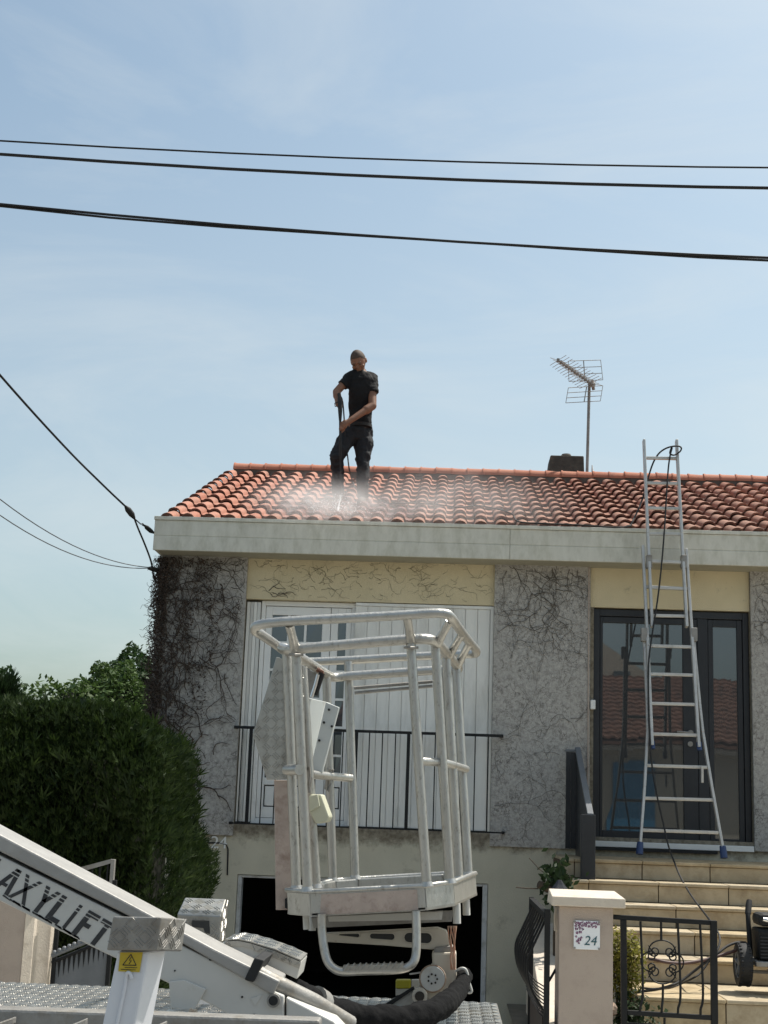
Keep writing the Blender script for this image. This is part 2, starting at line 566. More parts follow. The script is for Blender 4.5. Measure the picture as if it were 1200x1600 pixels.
def chequer(mb, poly, nrm, cell=.045, bars=4, h=.0028, w=.0055):
    """raised bars of a tread plate on a planar polygon, groups alternating by 90 degrees"""
    P = [Vector(p) for p in poly]
    nrm = Vector(nrm).normalized()
    u = (P[1] - P[0])
    u = (u - nrm * u.dot(nrm)).normalized()
    v = nrm.cross(u)
    q = [((p - P[0]).dot(u), (p - P[0]).dot(v)) for p in P]
    x0, x1 = min(a for a, b in q), max(a for a, b in q)
    y0, y1 = min(b for a, b in q), max(b for a, b in q)
    nx, ny = int((x1 - x0) / cell) + 2, int((y1 - y0) / cell) + 2
    for i in range(nx):
        for j in range(ny):
            cx, cy = x0 + (i + .5) * cell, y0 + (j + .5) * cell
            s = 1 if (i + j) % 2 else -1
            d = V(1, s).normalized()
            e = V(-d.y, d.x)
            for k in range(bars):
                off = (k - (bars - 1) / 2) * cell * .235
                L = cell * .42 * (1 - .25 * abs(k - (bars - 1) / 2) / bars)
                bx, by = cx + e.x * off, cy + e.y * off
                ends = [(bx + d.x * L * t, by + d.y * L * t) for t in (-1, 1)]
                if not all(inside(q, a, b) for a, b in ends):
                    continue
                pts = []
                for hh, ww, ll in ((-.001, w, L), (h, w * .45, L * .8)):
                    for t, g in ((-1, -1), (1, -1), (1, 1), (-1, 1)):
                        a, b = bx + d.x * ll * t + e.x * ww * .5 * g, by + d.y * ll * t + e.y * ww * .5 * g
                        pts.append(P[0] + u * a + v * b + nrm * hh)
                mb.hexa(pts)

# ================================================================== ground
tag(MB().add([(-150, -80, -.03), (150, -80, -.03), (150, -4.9, -.03), (-150, -4.9, -.03), (-150, 260, -.03), (-2.0, -4.9, -.03), (-2.0, .25, -.03), (-2.0, 6.9, -.03), (.58, -4.9, -.03), (.58, .25, -.03), (1.2, .25, -.03), (1.2, 6.9, -.03), (150, 260, -.03), (-2.5, .25, -.03), (-2.5, 6.9, -.03)], [(0, 1, 2, 8, 5, 3), (3, 5, 6, 13, 14, 4), (8, 2, 12, 11, 10, 9), (4, 14, 7, 11, 12)]).build('ground', M_soil), kind='structure')
tag(MB().box(-60, 60, -20, -7.2, -.2, -.026).build('road', M_asphalt), kind='structure')
tag(MB().box(-60, 60, -7.2, -4.9, -.2, .10).build('pavement', M_paving, bevel=.01), kind='structure')
tag(MB().hexa([(-2.0, -4.896, -.6), (.58, -4.896, -.6), (.58, .25, -.6), (-2.0, .25, -.6), (-2.0, -4.896, .016), (.58, -4.896, .016), (.58, .25, -.36), (-2.0, .25, -.36)]).build('driveway', M_paving), kind='structure')
tag(MB().box(.60, 6.0, -4.896, -3.32, -.2, .022).build('garden_path', M_paving), kind='structure')

# ================================================================== house
house = thing('house', 'low house with red tiled roof, grey stone panels and cream walls', 'house', (0, 3, 0))
W = MB()
W.box(-2.30, -1.874, .03, .25, -.5, 1.44)            # left of the garage door
W.box(.398, 1.90, .03, .25, -.5, 1.20)               # right of the garage door
W.box(-1.874, .398, .03, .25, .992, 1.44)            # over the garage door
W.box(.398, 5.3, .03, .25, 1.20, 1.44)
W.box(-2.775, -2.30, .03, .25, -.5, 1.44)
W.build('base_wall', M_base, house)
W = MB()
W.box(-1.936, .404, .05, .25, 3.52, 3.92)
W.box(1.300, 2.772, .05, .25, 3.535, 3.92)
W.build('cream_band', M_cream, house)
# walls behind the panels, reveals, ends and back
W = MB()
W.box(-2.77, -1.936, .034, .3, 1.44, 3.92)
W.box(.404, 1.300, .034, .3, 1.44, 3.92)
W.box(2.772, 5.3, .034, .3, 1.44, 3.92)
W.box(-2.77, -2.55, .3, 6.9, -.3, 4.35)
W.box(5.05, 5.3, .3, 6.9, -.3, 4.35)
W.box(-2.77, 5.3, 6.9, 7.15, -.3, 4.35)
W.add([(-2.76, .3, 4.15), (-2.76, 6.9, 4.15), (-2.76, 3.4, 5.40), (-2.56, .3, 4.15), (-2.56, 6.9, 4.15), (-2.56, 3.4, 5.40)], [(0, 2, 1), (3, 4, 5), (0, 1, 4, 3), (1, 2, 5, 4), (2, 0, 3, 5)])
W.build('wall', M_base, house)
W = MB()                                             # rooms: floors, ceilings and inner walls seen through the openings
W.box(-2.5, 1.2, .3, 5.0, 1.10, 1.20)
W.box(-2.5, 1.2, 5.0, 5.1, -.42, 1.10)
W.box(-2.54, -2.5, .26, 5.0, -.42, 1.10)
W.box(1.2, 1.25, .26, 5.0, -.42, 1.10)
W.box(-2.5, 1.2, .26, 5.0, -.42, -.36)
W.build('garage_interior', M_dark, house)
for x0, x1, zb, zt in ((-2.776, -1.934, 1.330, 3.915), (.403, 1.298, 1.322, 3.915), (2.774, 3.75, 1.362, 3.915), (3.755, 5.3, 1.362, 3.915)):
    MB().box(x0, x1, .0, .033, zb, zt).build('wall_panel', M_panel, house, bevel=.006)
MB().box(1.276, 1.286, -.012, .0, 1.9, 3.90).build('conduit', M_pillar, house)
MB().box(1.302, 1.347, -.018, .049, 2.58, 2.665).build('doorbell_box', M_white, house, bevel=.006)
MB().tube([(-2.28, .022, 1.255), (-2.06, .022, 1.262), (-1.99, .022, 1.25), (-1.972, .022, 1.21), (-1.965, .022, .98)], .007, 6).build('wall_cable', M_wire, house)
f = bpy.data.curves.new('tmp_number', 'FONT')
f.body = '24'
f.size = .155
f.extrude = .006
fo = bpy.data.objects.new('tmp_number', f)
COL.objects.link(fo)
me = bpy.data.meshes.new_from_object(fo.evaluated_get(bpy.context.evaluated_depsgraph_get()))
bpy.data.objects.remove(fo)
me.materials.clear()
me.materials.append(M_white)
fo = bpy.data.objects.new('house_number', me)
COL.objects.link(fo)
fo.parent = house
fo.location = (-2.135, .022 - 3, 1.215)
fo.rotation_euler = (R(90), 0, 0)

# garage opening frame
F = MB()
F.box(-1.871, -1.835, .05, .16, -.40, .988)
F.box(.350, .395, .05, .16, -.40, .988)
F.box(-1.835, .350, .05, .16, .965, .988)
F.build('garage_frame', M_alu_track, house, bevel=.004)

# eaves: fascia boards, lip, soffit
for x0, x1 in ((-2.785, .526), (.528, 3.95), (3.952, 5.4)):
    MB().box(x0, x1, -.30, -.27, 4.042, 4.186).build('fascia_board', M_fascia, house, bevel=.004)
    MB().box(x0, x1, -.304, -.272, 3.902, 4.036).build('fascia_board', M_fascia, house, bevel=.004)
F = MB().box(-2.79, 5.4, -.312, -.26, 4.188, 4.222)
F.box(-2.787, 5.4, -.296, -.275, 4.034, 4.044)
F.build('fascia_lip', M_fascia, house, bevel=.003)
MB().box(-2.783, -2.755, -.268, .30, 3.91, 4.215).build('fascia_end_board', M_fascia, house)
MB().box(-2.75, 5.3, -.268, .045, 3.905, 3.918).build('soffit', M_soffit, house)

# ---------------------------------------------------------------- roof
SL = R(20)
cS, sS = math.cos(SL), math.sin(SL)


def roof_pt(x, s, h=0.0):
    """s metres up the slope from the fascia line, h metres above the tile bed"""
    return (x, -.30 + s * cS - h * sS, 4.200 + s * sS + h * cS)


rf = MB()
a0, a1 = roof_pt(-2.74, .03, -.075), roof_pt(-2.74, 3.99, -.075)
ry = a1[1]
rf.add([(-2.72, a0[1], a0[2]), (5.3, a0[1], a0[2]), (5.3, ry, a1[2]), (-2.72, ry, a1[2]), (5.3, 2 * ry - a0[1], a0[2] - .1), (-2.72, 2 * ry - a0[1], a0[2] - .1)],
       [(0, 1, 2, 3), (3, 2, 4, 5), (0, 5, 4, 1), (0, 3, 5), (1, 4, 2)])
roof = rf.build('roof', M_mortar, house)

TW, TE, NC = .1955, .352, 11
prof = []                                            # cross-section of one canal tile: hump, then a shallow pan
for k in range(9):
    a = math.pi * (1 - k / 8)
    prof.append((.062 + .062 * math.cos(a), .010 + .056 * math.sin(a) ** .85))
prof += [(.138, .004), (.160, .001), (.182, .004), (.1955, .012)]


def tile_mesh(jit, closed=False):
    t = MB()
    rr = random.Random(jit)
    L, th = TE + .055, .021
    n = len(prof)
    vs_ = []
    for s, lift in ((0.0, .036), (L, .0)):
        for th_ in (0, -th):
            for i, (x, z) in enumerate(prof):
                sc = 1 - (.045 if s > 0 else 0)
                vs_.append(((x - .062) * sc + .062 + rr.uniform(-.0012, .0012), s + (rr.uniform(-.002, .002) if s == 0 else 0), z + lift + th_ + rr.uniform(-.001, .001)))
    fs_ = []
    for i in range(n - 1):
        fs_.append((i, i + 1, 2 * n + i + 1, 2 * n + i))
        fs_.append((n + i + 1, n + i, 3 * n + i, 3 * n + i + 1))
        fs_.append((i + 1, i, n + i, n + i + 1))
    if closed:                                       # eaves tile: its hollow is stopped with mortar
        b0 = len(vs_)
        for i in range(9):
            vs_.append((prof[i][0], .006, prof[i][1] + .010))
        vs_.append((prof[8][0], .006, -.03))
        vs_.append((prof[0][0], .006, -.03))
        fs_.append(tuple(range(b0 + 10, b0 - 1, -1)))
    fs_.append((0, 2 * n, 3 * n, n))
    fs_.append((n - 1, 2 * n - 1, 4 * n - 1, 3 * n - 1))
    t.add(vs_, fs_)
    me_ = t.mesh('tile', M_tile, 35)
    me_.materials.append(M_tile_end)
    for i in range(n - 1):                           # the exposed lower ends are coloured dark, as shade under each course
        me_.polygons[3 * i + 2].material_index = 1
    return me_


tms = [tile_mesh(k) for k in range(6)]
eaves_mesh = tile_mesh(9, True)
rot0 = Matrix.Rotation(SL, 4, 'X')
rnd = random.Random(3)
fieldv = MB()
NV = 29
for i in range(41):
    for j in range(NC):
        x = -2.735 + i * TW
        s = .012 + j * TE
        p = Vector(roof_pt(x, s, -.046)) + Vector((rnd.uniform(-.004, .004), rnd.uniform(-.003, .003), rnd.uniform(-.002, .003)))
        M4 = Matrix.Translation(p) @ rot0 @ Matrix.Rotation(rnd.uniform(-.022, .022), 4, 'Z') @ Matrix.Rotation(rnd.uniform(-.012, .012), 4, 'Y')
        if i < NV:
            t = bpy.data.objects.new('tile', eaves_mesh if j == 0 else tms[rnd.randrange(6)])
            COL.objects.link(t)
            t.parent = roof
            t.matrix_basis = M4
        else:
            me = tms[rnd.randrange(6)]
            fieldv.add([M4 @ v.co for v in me.vertices], [tuple(q.vertices) for q in me.polygons])
tag(fieldv.build('tile_field', M_tile, roof, smooth=35), kind='stuff')

# ridge: mortar bed and half-round ridge tiles
rz = a1[2]
MB().box(-2.66, 5.3, ry - .085, ry + .085, rz - .05, rz + .095).build('mortar_bed', M_mortar, roof)
rt = MB()
RL = .188
nn = 10
for (x, r) in ((0, .105), (.018, .105), (.020, .098), (RL + .012, .092)):
    for k in range(nn + 1):
        a = math.pi * k / nn
        rt.v.append((x, -r * math.cos(a), r * math.sin(a) * .95))
for s in range(3):
    for k in range(nn):
        b = s * (nn + 1) + k
        rt.f.append((b, b + 1, b + nn + 2, b + nn + 1))
rt.f.append(tuple(range(nn, -1, -1)))
rtm = rt.mesh('ridge_tile', M_ridge, 40)
x = -2.67
while x < 5.2:
    t = bpy.data.objects.new('ridge_tile', rtm)
    COL.objects.link(t)
    t.parent = roof
    t.location = (x, ry + rnd.uniform(-.004, .004), rz + .085 + rnd.uniform(-.004, .004))
    t.rotation_euler = (rnd.uniform(-.02, .02), rnd.uniform(-.015, .015), rnd.uniform(-.02, .02))
    x += RL

# chimney beyond the ridge
ch = MB()
ch.hexa([(1.08, 4.25, 5.0), (1.66, 4.25, 5.0), (1.66, 4.85, 5.0), (1.08, 4.85, 5.0), (1.21, 4.33, 6.085), (1.63, 4.33, 6.085), (1.63, 4.77, 6.085), (1.21, 4.77, 6.085)])
chim = ch.build('chimney', M_concrete, roof, bevel=.012)
ch = MB().cyl((1.425, 4.55, 6.075), (1.425, 4.55, 6.13), .06, 14)
ch.cyl((1.425, 4.55, 6.13), (1.425, 4.55, 6.155), .072, 14, .055)
ch.build('chimney_pot', M_concrete, roof, smooth=40)
MB().tube([(1.70, 3.9, 5.5), (1.70, 3.9, 5.72), (1.692, 3.9, 5.86)], [.028, .022, .006], 8).build('vent_tip', M_white, roof, smooth=60)

# ---------------------------------------------------------------- window with shutters
wy = .15
wf = MB()
wf.box(-1.936, .404, .04, .30, 1.405, 1.445)                       # sill track bed
fr_ = MB()
fr_.box(-1.795, -1.755, wy - .03, wy + .05, 1.447, 3.515)
fr_.box(-.935, -.895, wy - .03, wy + .05, 1.447, 3.47)
fr_.box(-1.755, -.895, wy - .03, wy + .05, 3.47, 3.515)
fr_.box(-1.755, -.935, wy - .02, wy + .05, 1.447, 1.50)
window = fr_.build('window', M_white, house, bevel=.004)
MB().box(-1.936, .404, .04, .30, 1.405, 1.444).build('sill', M_alu_track, window, bevel=.004)
# two leaves: stiles, rails, glazing bars, lower boards
rows = [3.385, 3.125, 2.865, 2.605, 2.345, 2.085, 1.865]
lf = MB()
for x0, x1 in ((-1.752, -1.690), (-1.212, -1.135), (-1.130, -1.062), (-.985, -.938)):
    lf.box(x0, x1, wy - .015, wy + .04, 1.503, 3.465)
for x0, x1 in ((-1.690, -1.212), (-1.062, -.985)):
    lf.box(x0, x1, wy - .014, wy + .04, rows[0], 3.465)
    lf.box(x0, x1, wy - .014, wy + .04, 1.503, 1.60)
    lf.box(x0, x1, wy - .014, wy + .04, 1.80, 1.865)
lf.build('leaf_frame', M_white, window, bevel=.004)
bars = MB()
for k in (1, 2):
    xx = -1.690 + .478 * k / 3
    bars.box(xx - .011, xx + .011, wy - .008, wy + .03, 1.865, rows[0])
for z in rows[1:-1]:
    bars.box(-1.690, -1.212, wy - .006, wy + .028, z - .011, z + .011)
    bars.box(-1.062, -.985, wy - .006, wy + .028, z - .011, z + .011)
bars.build('glazing_bar', M_white, window)
for x0, x1 in ((-1.690, -1.212), (-1.062, -.985)):
    MB().box(x0 + .01, x1 - .01, wy, wy + .03, 1.61, 1.79).build('lower_board', M_white, window, bevel=.008)
rnd = random.Random(11)
for c0, c1 in [(-1.690 + .478 * k / 3, -1.690 + .478 * (k + 1) / 3) for k in range(3)] + [(-1.062, -.985)]:
    for k in range(6):
        t = rnd.uniform(-.0015, .0015)
        MB().add([(c0, wy + .012 + t, rows[k + 1]), (c1, wy + .012 - t, rows[k + 1]), (c1, wy + .012 + t * .5, rows[k]), (c0, wy + .012 - t, rows[k])], [(0, 1, 2, 3)]).build('pane', M_pane, window)
MB().box(-1.9, .35, .26, .29, 1.45, 3.6).build('room_curtain', M_dark, window)


def planks(name, xs, y, z0, z1, parent, g=.004):
    for x0, x1 in zip(xs[:-1], xs[1:]):
        p = MB()
        w = x1 - x0
        # a plank with a raised bead beside its joint
        p.box(x0 + g * .5, x1 - g * .5, y, y + .022, z0, z1)
        p.box(x0 + w * .80, x0 + w * .90, y - .005, y + .002, z0 + .004, z1 - .004)
        p.build(name, M_shutter, parent)


sh = MB().box(-.895, .40, .098, .104, 1.452, 3.50)
sh.box(.372, .402, .055, .097, 1.45, 3.512)
sh.box(-.895, .372, .058, .096, 3.485, 3.512)
shut = sh.build('shutter', M_shutter, house)
planks('slat', [-.897 + 1.265 * k / 11 for k in range(12)], .07, 1.455, 3.483, shut)
sh = MB().box(-1.930, -1.800, .112, .118, 1.46, 3.495)
shut = sh.build('folded_shutter', M_shutter, house)
for k in range(4):
    xx = -1.930 + .0325 * k
    p = MB().hexa([(xx + .002, .085 + .008 * (k % 2), 1.46), (xx + .0305, .093 - .008 * (k % 2), 1.46), (xx + .0305, .11, 1.46), (xx + .002, .11, 1.46),
                   (xx + .002, .085 + .008 * (k % 2), 3.495), (xx + .0305, .093 - .008 * (k % 2), 3.495), (xx + .0305, .11, 3.495), (xx + .002, .11, 3.495)])
    p.build('slat', M_shutter, shut)

# railing in front of the window
rl = MB()
rl.box(-1.96, .505, -.12, -.085, 2.293, 2.318)
rail = rl.build('balcony_rail', M_black, house, bevel=.004)
MB().box(-1.96, .53, -.110, -.096, 1.438, 1.452).build('bottom_rail', M_black, rail)
for x in (-1.80, -1.318, -.832, -.355, .132):
    MB().box(x - .015, x + .015, -.118, -.088, 1.452, 2.293).build('rail_post', M_black, rail, bevel=.003)
xs_ = [-1.88]
for a, b in ((-1.80, -1.318), (-1.318, -.832), (-.832, -.355), (-.355, .132), (.132, .61)):
    xs_ += [a + (b - a) * k / 4 for k in (1, 2, 3)]
for x in xs_:
    if x < .40:
        MB().cyl((x, -.103, 1.452), (x, -.103, 2.293), .0055, 6).build('rail_bar', M_black, rail)
for x, z in ((-1.95, 2.305), (.495, 2.305), (-1.95, 1.445), (.52, 1.445)):
    MB().box(x - .012, x + .012, -.09, .004, z - .012, z + .012).build('rail_bracket', M_black, rail)

# ---------------------------------------------------------------- glazed door
dy = .12
d = MB()
d.box(1.335, 1.395, dy - .03, dy + .05, 1.405, 3.525)
d.box(2.715, 2.768, dy - .03, dy + .05, 1.405, 3.525)
d.box(1.395, 2.715, dy - .03, dy + .05, 3.46, 3.525)
d.box(2.300, 2.395, dy - .02, dy + .05, 1.405, 3.46)
door = d.build('door', M_frame, house, bevel=.004)
d = MB()
for x0, x1 in ((1.398, 1.425), (2.165, 2.298)):
    d.box(x0, x1, dy - .015, dy + .04, 1.408, 3.456)
d.box(1.425, 2.165, dy - .015, dy + .04, 1.408, 1.50)
d.box(1.425, 2.165, dy - .015, dy + .04, 3.40, 3.456)
d.build('door_leaf', M_frame, door, bevel=.004)
d = MB()
for x0, x1 in ((2.398, 2.445), (2.665, 2.712)):
    d.box(x0, x1, dy - .013, dy + .04, 1.408, 3.456)
d.box(2.445, 2.665, dy - .013, dy + .04, 1.408, 1.46)
d.box(2.445, 2.665, dy - .013, dy + .04, 3.39, 3.456)
d.build('side_light_frame', M_frame, door, bevel=.004)
MB().add([(1.425, dy + .01, 1.50), (2.165, dy + .0115, 1.50), (2.165, dy + .009, 3.40), (1.425, dy + .01, 3.40)], [(0, 1, 2, 3)]).build('glass', M_glass, door)
MB().add([(2.445, dy + .01, 1.46), (2.665, dy + .009, 1.46), (2.665, dy + .0105, 3.39), (2.445, dy + .01, 3.39)], [(0, 1, 2, 3)]).build('glass', M_glass, door)
h = MB().cyl((2.225, dy - .05, 2.40), (2.225, dy - .012, 2.40), .026, 14)
h.tube([(2.225, dy - .055, 2.40), (2.19, dy - .06, 2.402), (2.10, dy - .06, 2.405)], .010, 8)
h.cyl((2.225, dy - .03, 2.30), (2.225, dy - .012, 2.30), .024, 14)
h.build('handle', M_galvd, door, smooth=40)
MB().box(1.335, 2.768, .0, dy - .032, 1.355, 1.405).build('threshold', M_white, door, bevel=.004)
MB().box(1.298, 1.334, .05, .25, 1.40, 3.533).build('door_reveal', M_base, house)
MB().box(1.34, 2.44, -.02, .028, 1.325, 1.353).build('threshold_gap', M_rubber, door)
MB().box(1.34, 2.76, .17, .2, 1.36, 3.52).build('dark_room', M_dark, door)

# ================================================================== entrance steps
steps = thing('entrance_steps', 'wide stone entrance steps with yellowish riser slabs below the glazed door', 'steps', (2.4, -1.9, 0))
lev = [(-1.10, 1.272), (-1.43, 1.12), (-1.76, .96), (-2.09, .795), (-2.42, .63), (-3.32, .468)]
XL = [.98, .965, .98, 1.0, 1.02, 1.30]
XR = 4.4
rnd = random.Random(5)
for k, (y, z) in enumerate(lev):
    yb = .028 if k == 0 else lev[k - 1][0] - .0
    zb = lev[k + 1][1] if k + 1 < len(lev) else .024
    x0 = XL[k]
    core = MB().box(x0, XR, y + .012, yb + (.02 if k else -.002), zb - .02 if k + 1 < len(lev) else .024, z - .028)
    st = core.build('step', M_joint, steps)
    # riser slabs and tread slabs, their joints open and dark
    w = .553
    xs_ = [x0]
    x = 1.07 + .085 * k if k < 5 else 1.87
    while x < XR:
        if x > x0 + .05:
            xs_.append(x)
        x += w
    xs_.append(XR)
    for a, b in zip(xs_[:-1], xs_[1:]):
        MB().box(a + .004, b - .004, y + .002 + rnd.uniform(0, .004), y + .02, zb + .003, z - .030).build('riser_slab', M_stone, st, bevel=.003)
        MB().box(a + .002, b - .002, y - .016 + rnd.uniform(-.002, .002), yb + (-.001 if k else -.004), z - .027, z + rnd.uniform(-.002, .001)).build('tread_slab', M_stone, st, bevel=.006)
sd = MB().hexa([(.70, -3.5, .02), (.955, -3.5, .02), (.955, -.9, .02), (.70, -.9, .02), (.70, -3.5, .12), (.955, -3.5, .12), (.955, -.9, .74), (.70, -.9, .74)])
sd.build('side_ramp', M_cap, steps, bevel=.008)
MB().box(.96, 1.3, -2.42, -.9, .02, .47).build('side_wall', M_base, steps)

# guard panel and post beside the steps
guard = thing('stair_guard', 'dark boarded stair guard with sloping handrail left of the entrance steps', 'railing', (1.2, -.7, 1.27))
for k in range(9):
    y0, y1 = -.10 - .128 * k, -.10 - .128 * (k + 1)
    za, zb_ = 2.21 - .56 * k / 9, 2.21 - .56 * (k + 1) / 9
    MB().hexa([(1.165, y1 + .004, 1.16 - .035 * k), (1.195, y1 + .004, 1.16 - .035 * k), (1.195, y0, 1.16 - .035 * k), (1.165, y0, 1.16 - .035 * k),
               (1.165, y1 + .004, zb_), (1.195, y1 + .004, zb_), (1.195, y0, za), (1.165, y0, za)]).build('board', M_frame, guard)
for x0, x1 in ((1.075, 1.118), (1.121, 1.163)):
    MB().box(x0, x1, -.12, -.09, 1.33, 2.18).build('board', M_frame, guard)
MB().hexa([(1.155, -1.29, 1.615), (1.205, -1.29, 1.615), (1.205, -.09, 2.205), (1.155, -.09, 2.205), (1.155, -1.29, 1.64), (1.205, -1.29, 1.64), (1.205, -.09, 2.23), (1.155, -.09, 2.23)]).build('handrail', M_greygate, guard, bevel=.004)
MB().box(1.07, 1.155, -.13, -.08, 2.183, 2.205).build('handrail', M_greygate, guard, bevel=.004)
MB().box(1.10, 1.215, -1.36, -1.27, .80, 1.63).build('post', M_frame, guard, bevel=.006)
MB().box(1.115, 1.20, -1.275, -1.255, .80, 1.63).build('post_core', M_frame, guard)

# ================================================================== plants on and beside the house


def creeper(name, label, seeds, area, step, nseg, r0, branch, rnd, dens=None, yb=-.004, spread=.03, loc=(0, 0, 0), nmax=2300, wander=.33):
    """dead climber: random walks over a wall, thin three-sided stems"""
    t = thing(name, label, 'creeper', loc)
    mb = MB()
    x0, x1, z0, z1 = area
    todo = list(seeds)
    n = 0
    while todo and n < nmax:
        x, z, ang, r, ln = todo.pop()
        n += 1
        P = [(x, yb - rnd.uniform(.002, spread) * .5, z)]
        for i in range(ln):
            ang += rnd.gauss(0, wander)
            x += math.cos(ang) * step * rnd.uniform(.6, 1.3)
            z += math.sin(ang) * step * rnd.uniform(.6, 1.3)
            if not (x0 < x < x1 and z0 < z < z1):
                break
            if dens and rnd.random() > dens(x, z):
                break
            P.append((x, yb - rnd.uniform(.001, spread), z))
            if rnd.random() < branch and r > .0012:
                todo.append((x, z, ang + rnd.choice((-1, 1)) * rnd.uniform(.4, 1.2), r * rnd.uniform(.55, .85), int(ln * rnd.uniform(.4, .9))))
        if len(P) > 2:
            m = len(P)
            mb.tube(P, [r * (1 - .65 * i / m) for i in range(m)], 3, cap=False)
    return t, mb


rnd = random.Random(21)


def dens_l(x, z):
    u = (x + 2.80) / .87                             # 0 at the corner, 1 by the window
    w = (z - 1.3) / 2.6
    return .97 if u < .27 + .38 * max(0, w - .3) + .10 * math.sin(z * 5) or w > .92 else (.90 if w > .42 else .82)


seeds = []
for k in range(60):
    seeds.append((rnd.uniform(-2.79, -2.25), rnd.uniform(1.33, 2.3), R(90) + rnd.gauss(0, .35), rnd.uniform(.006, .012), 34))
for k in range(130):
    seeds.append((rnd.uniform(-2.80, -2.5) + rnd.random() ** 2 * .5, rnd.uniform(1.9, 3.85), rnd.uniform(0, 2 * math.pi), rnd.uniform(.003, .007), 26))
for k in range(60):
    seeds.append((rnd.uniform(-2.8, -1.97), rnd.uniform(3.3, 3.9), R(-90) + rnd.gauss(0, .9), rnd.uniform(.002, .005), 22))
cl, mb = creeper('creeper', 'dense dead brown creeper over the corner of the house behind the hedge', seeds, (-2.85, -1.95, 1.33, 3.905), .036, 30, .006, .12, rnd, dens_l, spread=.045, loc=(-2.4, -.02, 1.33))
# loose shoots that stand off the corner
for k in range(70):
    z = rnd.uniform(2.2, 3.88)
    x = -2.79
    y = rnd.uniform(-.05, .12)
    P = [(x, y, z)]
    ang = R(180) + rnd.gauss(0, .9)
    for i in range(rnd.randrange(5, 11)):
        ang += rnd.gauss(0, .5)
        x += math.cos(ang) * .017
        z += math.sin(ang) * .022
        P.append((x, y + rnd.uniform(-.008, .008), z))
    mb.tube(P, [.0036 * (1 - .6 * i / len(P)) for i in range(len(P))], 3, cap=False)
mb.build('stems', M_twig, cl)
lv = MB()
for k in range(7200):
    w = rnd.random()
    z = 1.5 + 2.38 * w ** .6
    x = -2.84 + .16 * rnd.random() + (.55 * rnd.random() ** 1.6 if rnd.random() < .62 else 0) * (1 if z > 2.4 else .5)
    if math.sin(x * 19 + 2) * math.sin(z * 6.5 + x * 4) < -.05 and x > -2.66 and z < 3.8:
        continue
    y = -.01 - rnd.random() * .05 if x > -2.78 else rnd.uniform(-.05, .20)
    a, b = V(rnd.gauss(0, 1), rnd.gauss(0, 1), rnd.gauss(0, 1)).normalized(), V(rnd.gauss(0, 1), rnd.gauss(0, 1), rnd.gauss(0, 1)).normalized()
    s = rnd.uniform(.008, .022)
    c = V(x, y, z)
    lv.add([c - a * s, c + b * s * .5, c + a * s, c - b * s * .4], [(0, 1, 2, 3)])
tag(lv.build('dry_leaves', M_dryleaf, cl), kind='stuff')

seeds = []
for k in range(36):
    seeds.append((rnd.uniform(.45, 1.28), rnd.uniform(3.78, 3.9), R(-70) + rnd.gauss(0, .7), rnd.uniform(.0018, .0040), 16))
for k in range(8):
    seeds.append((rnd.uniform(.7, 1.0), rnd.uniform(3.4, 3.75), R(rnd.choice((-20, 200, -60))) + rnd.gauss(0, .3), .0042, 20))
for k in range(30):
    seeds.append((rnd.uniform(.43, 1.28), rnd.uniform(1.5, 3.5), rnd.uniform(0, 6.28), .0022, 18))
c2, mb = creeper('creeper', 'sparse bare creeper stems fanning over the middle grey wall panel', seeds, (.41, 1.292, 1.34, 3.905), .032, 20, .005, .13, rnd, lambda x, z: .95, spread=.012, loc=(.85, 0, 2.6))
mb.build('stems', M_twig2, c2)
seeds = []
for k in range(150):
    seeds.append((rnd.uniform(-1.9, .36), rnd.uniform(3.55, 3.9), rnd.uniform(-.5, .5) + rnd.choice((0, math.pi)), rnd.uniform(.0010, .0020), rnd.choice((4, 6, 12))))
for k in range(5):
    seeds.append((-1.65 + rnd.uniform(-.1, .1), 3.57 + rnd.uniform(0, .04), rnd.uniform(-.2, .4), .0045, 9))
for k in range(10):
    seeds.append((rnd.uniform(1.4, 2.7), rnd.uniform(3.8, 3.9), rnd.uniform(-.4, .4), .0016, 9))
c3, mb = creeper('creeper', 'broken creeper remnants clinging to the cream band above the white shutters', seeds, (-1.92, .39, 3.53, 3.905), .021, 20, .003, .12, rnd, lambda x, z: .93, yb=.048, spread=.008, wander=.55, loc=(-.8, .05, 3.7))
tag(mb.build('stems', M_twig2, c3), kind='stuff')
seeds = [(rnd.uniform(2.79, 3.6), rnd.uniform(3.3, 3.9), R(-80) + rnd.gauss(0, .8), rnd.uniform(.002, .004), 18) for k in range(34)]
c4, mb = creeper('creeper', 'creeper stems at the top of the grey panel right of the glazed door', seeds, (2.782, 3.74, 1.4, 3.905), .032, 20, .004, .12, rnd, lambda x, z: .94, spread=.012, loc=(3.2, 0, 2.6))
mb.build('stems', M_twig2, c4)


# ------------------------------------------------------------------ hedge
def hedge_inside(rnd):
    pass


rnd = random.Random(31)
hd = thing('hedge', 'tall dark clipped conifer hedge in front of the house corner', 'hedge', (-4.4, -2.6, 0))
HX0, HX1, HY0, HY1, HZ = -8.2, -2.06, -3.2, -1.7, 2.20


def hedge_half(x, z):
    """half depth of the hedge at a height, rounded at the top and the right end"""
    e = 0.0
    if z > HZ - .35:
        e = .45 * ((z - HZ + .35) / .35) ** 2
    return .72 - e


core = MB()
core.box(HX0, HX1 - .5, HY0 + .16, HY1 - .16, 0, HZ - .30)
core.box(HX1 - .499, HX1 - .12, HY0 + .16, HY1 - .16, 0, HZ - .72)
core.build('hedge_core', M_hedge_core, hd)
lf = MB()


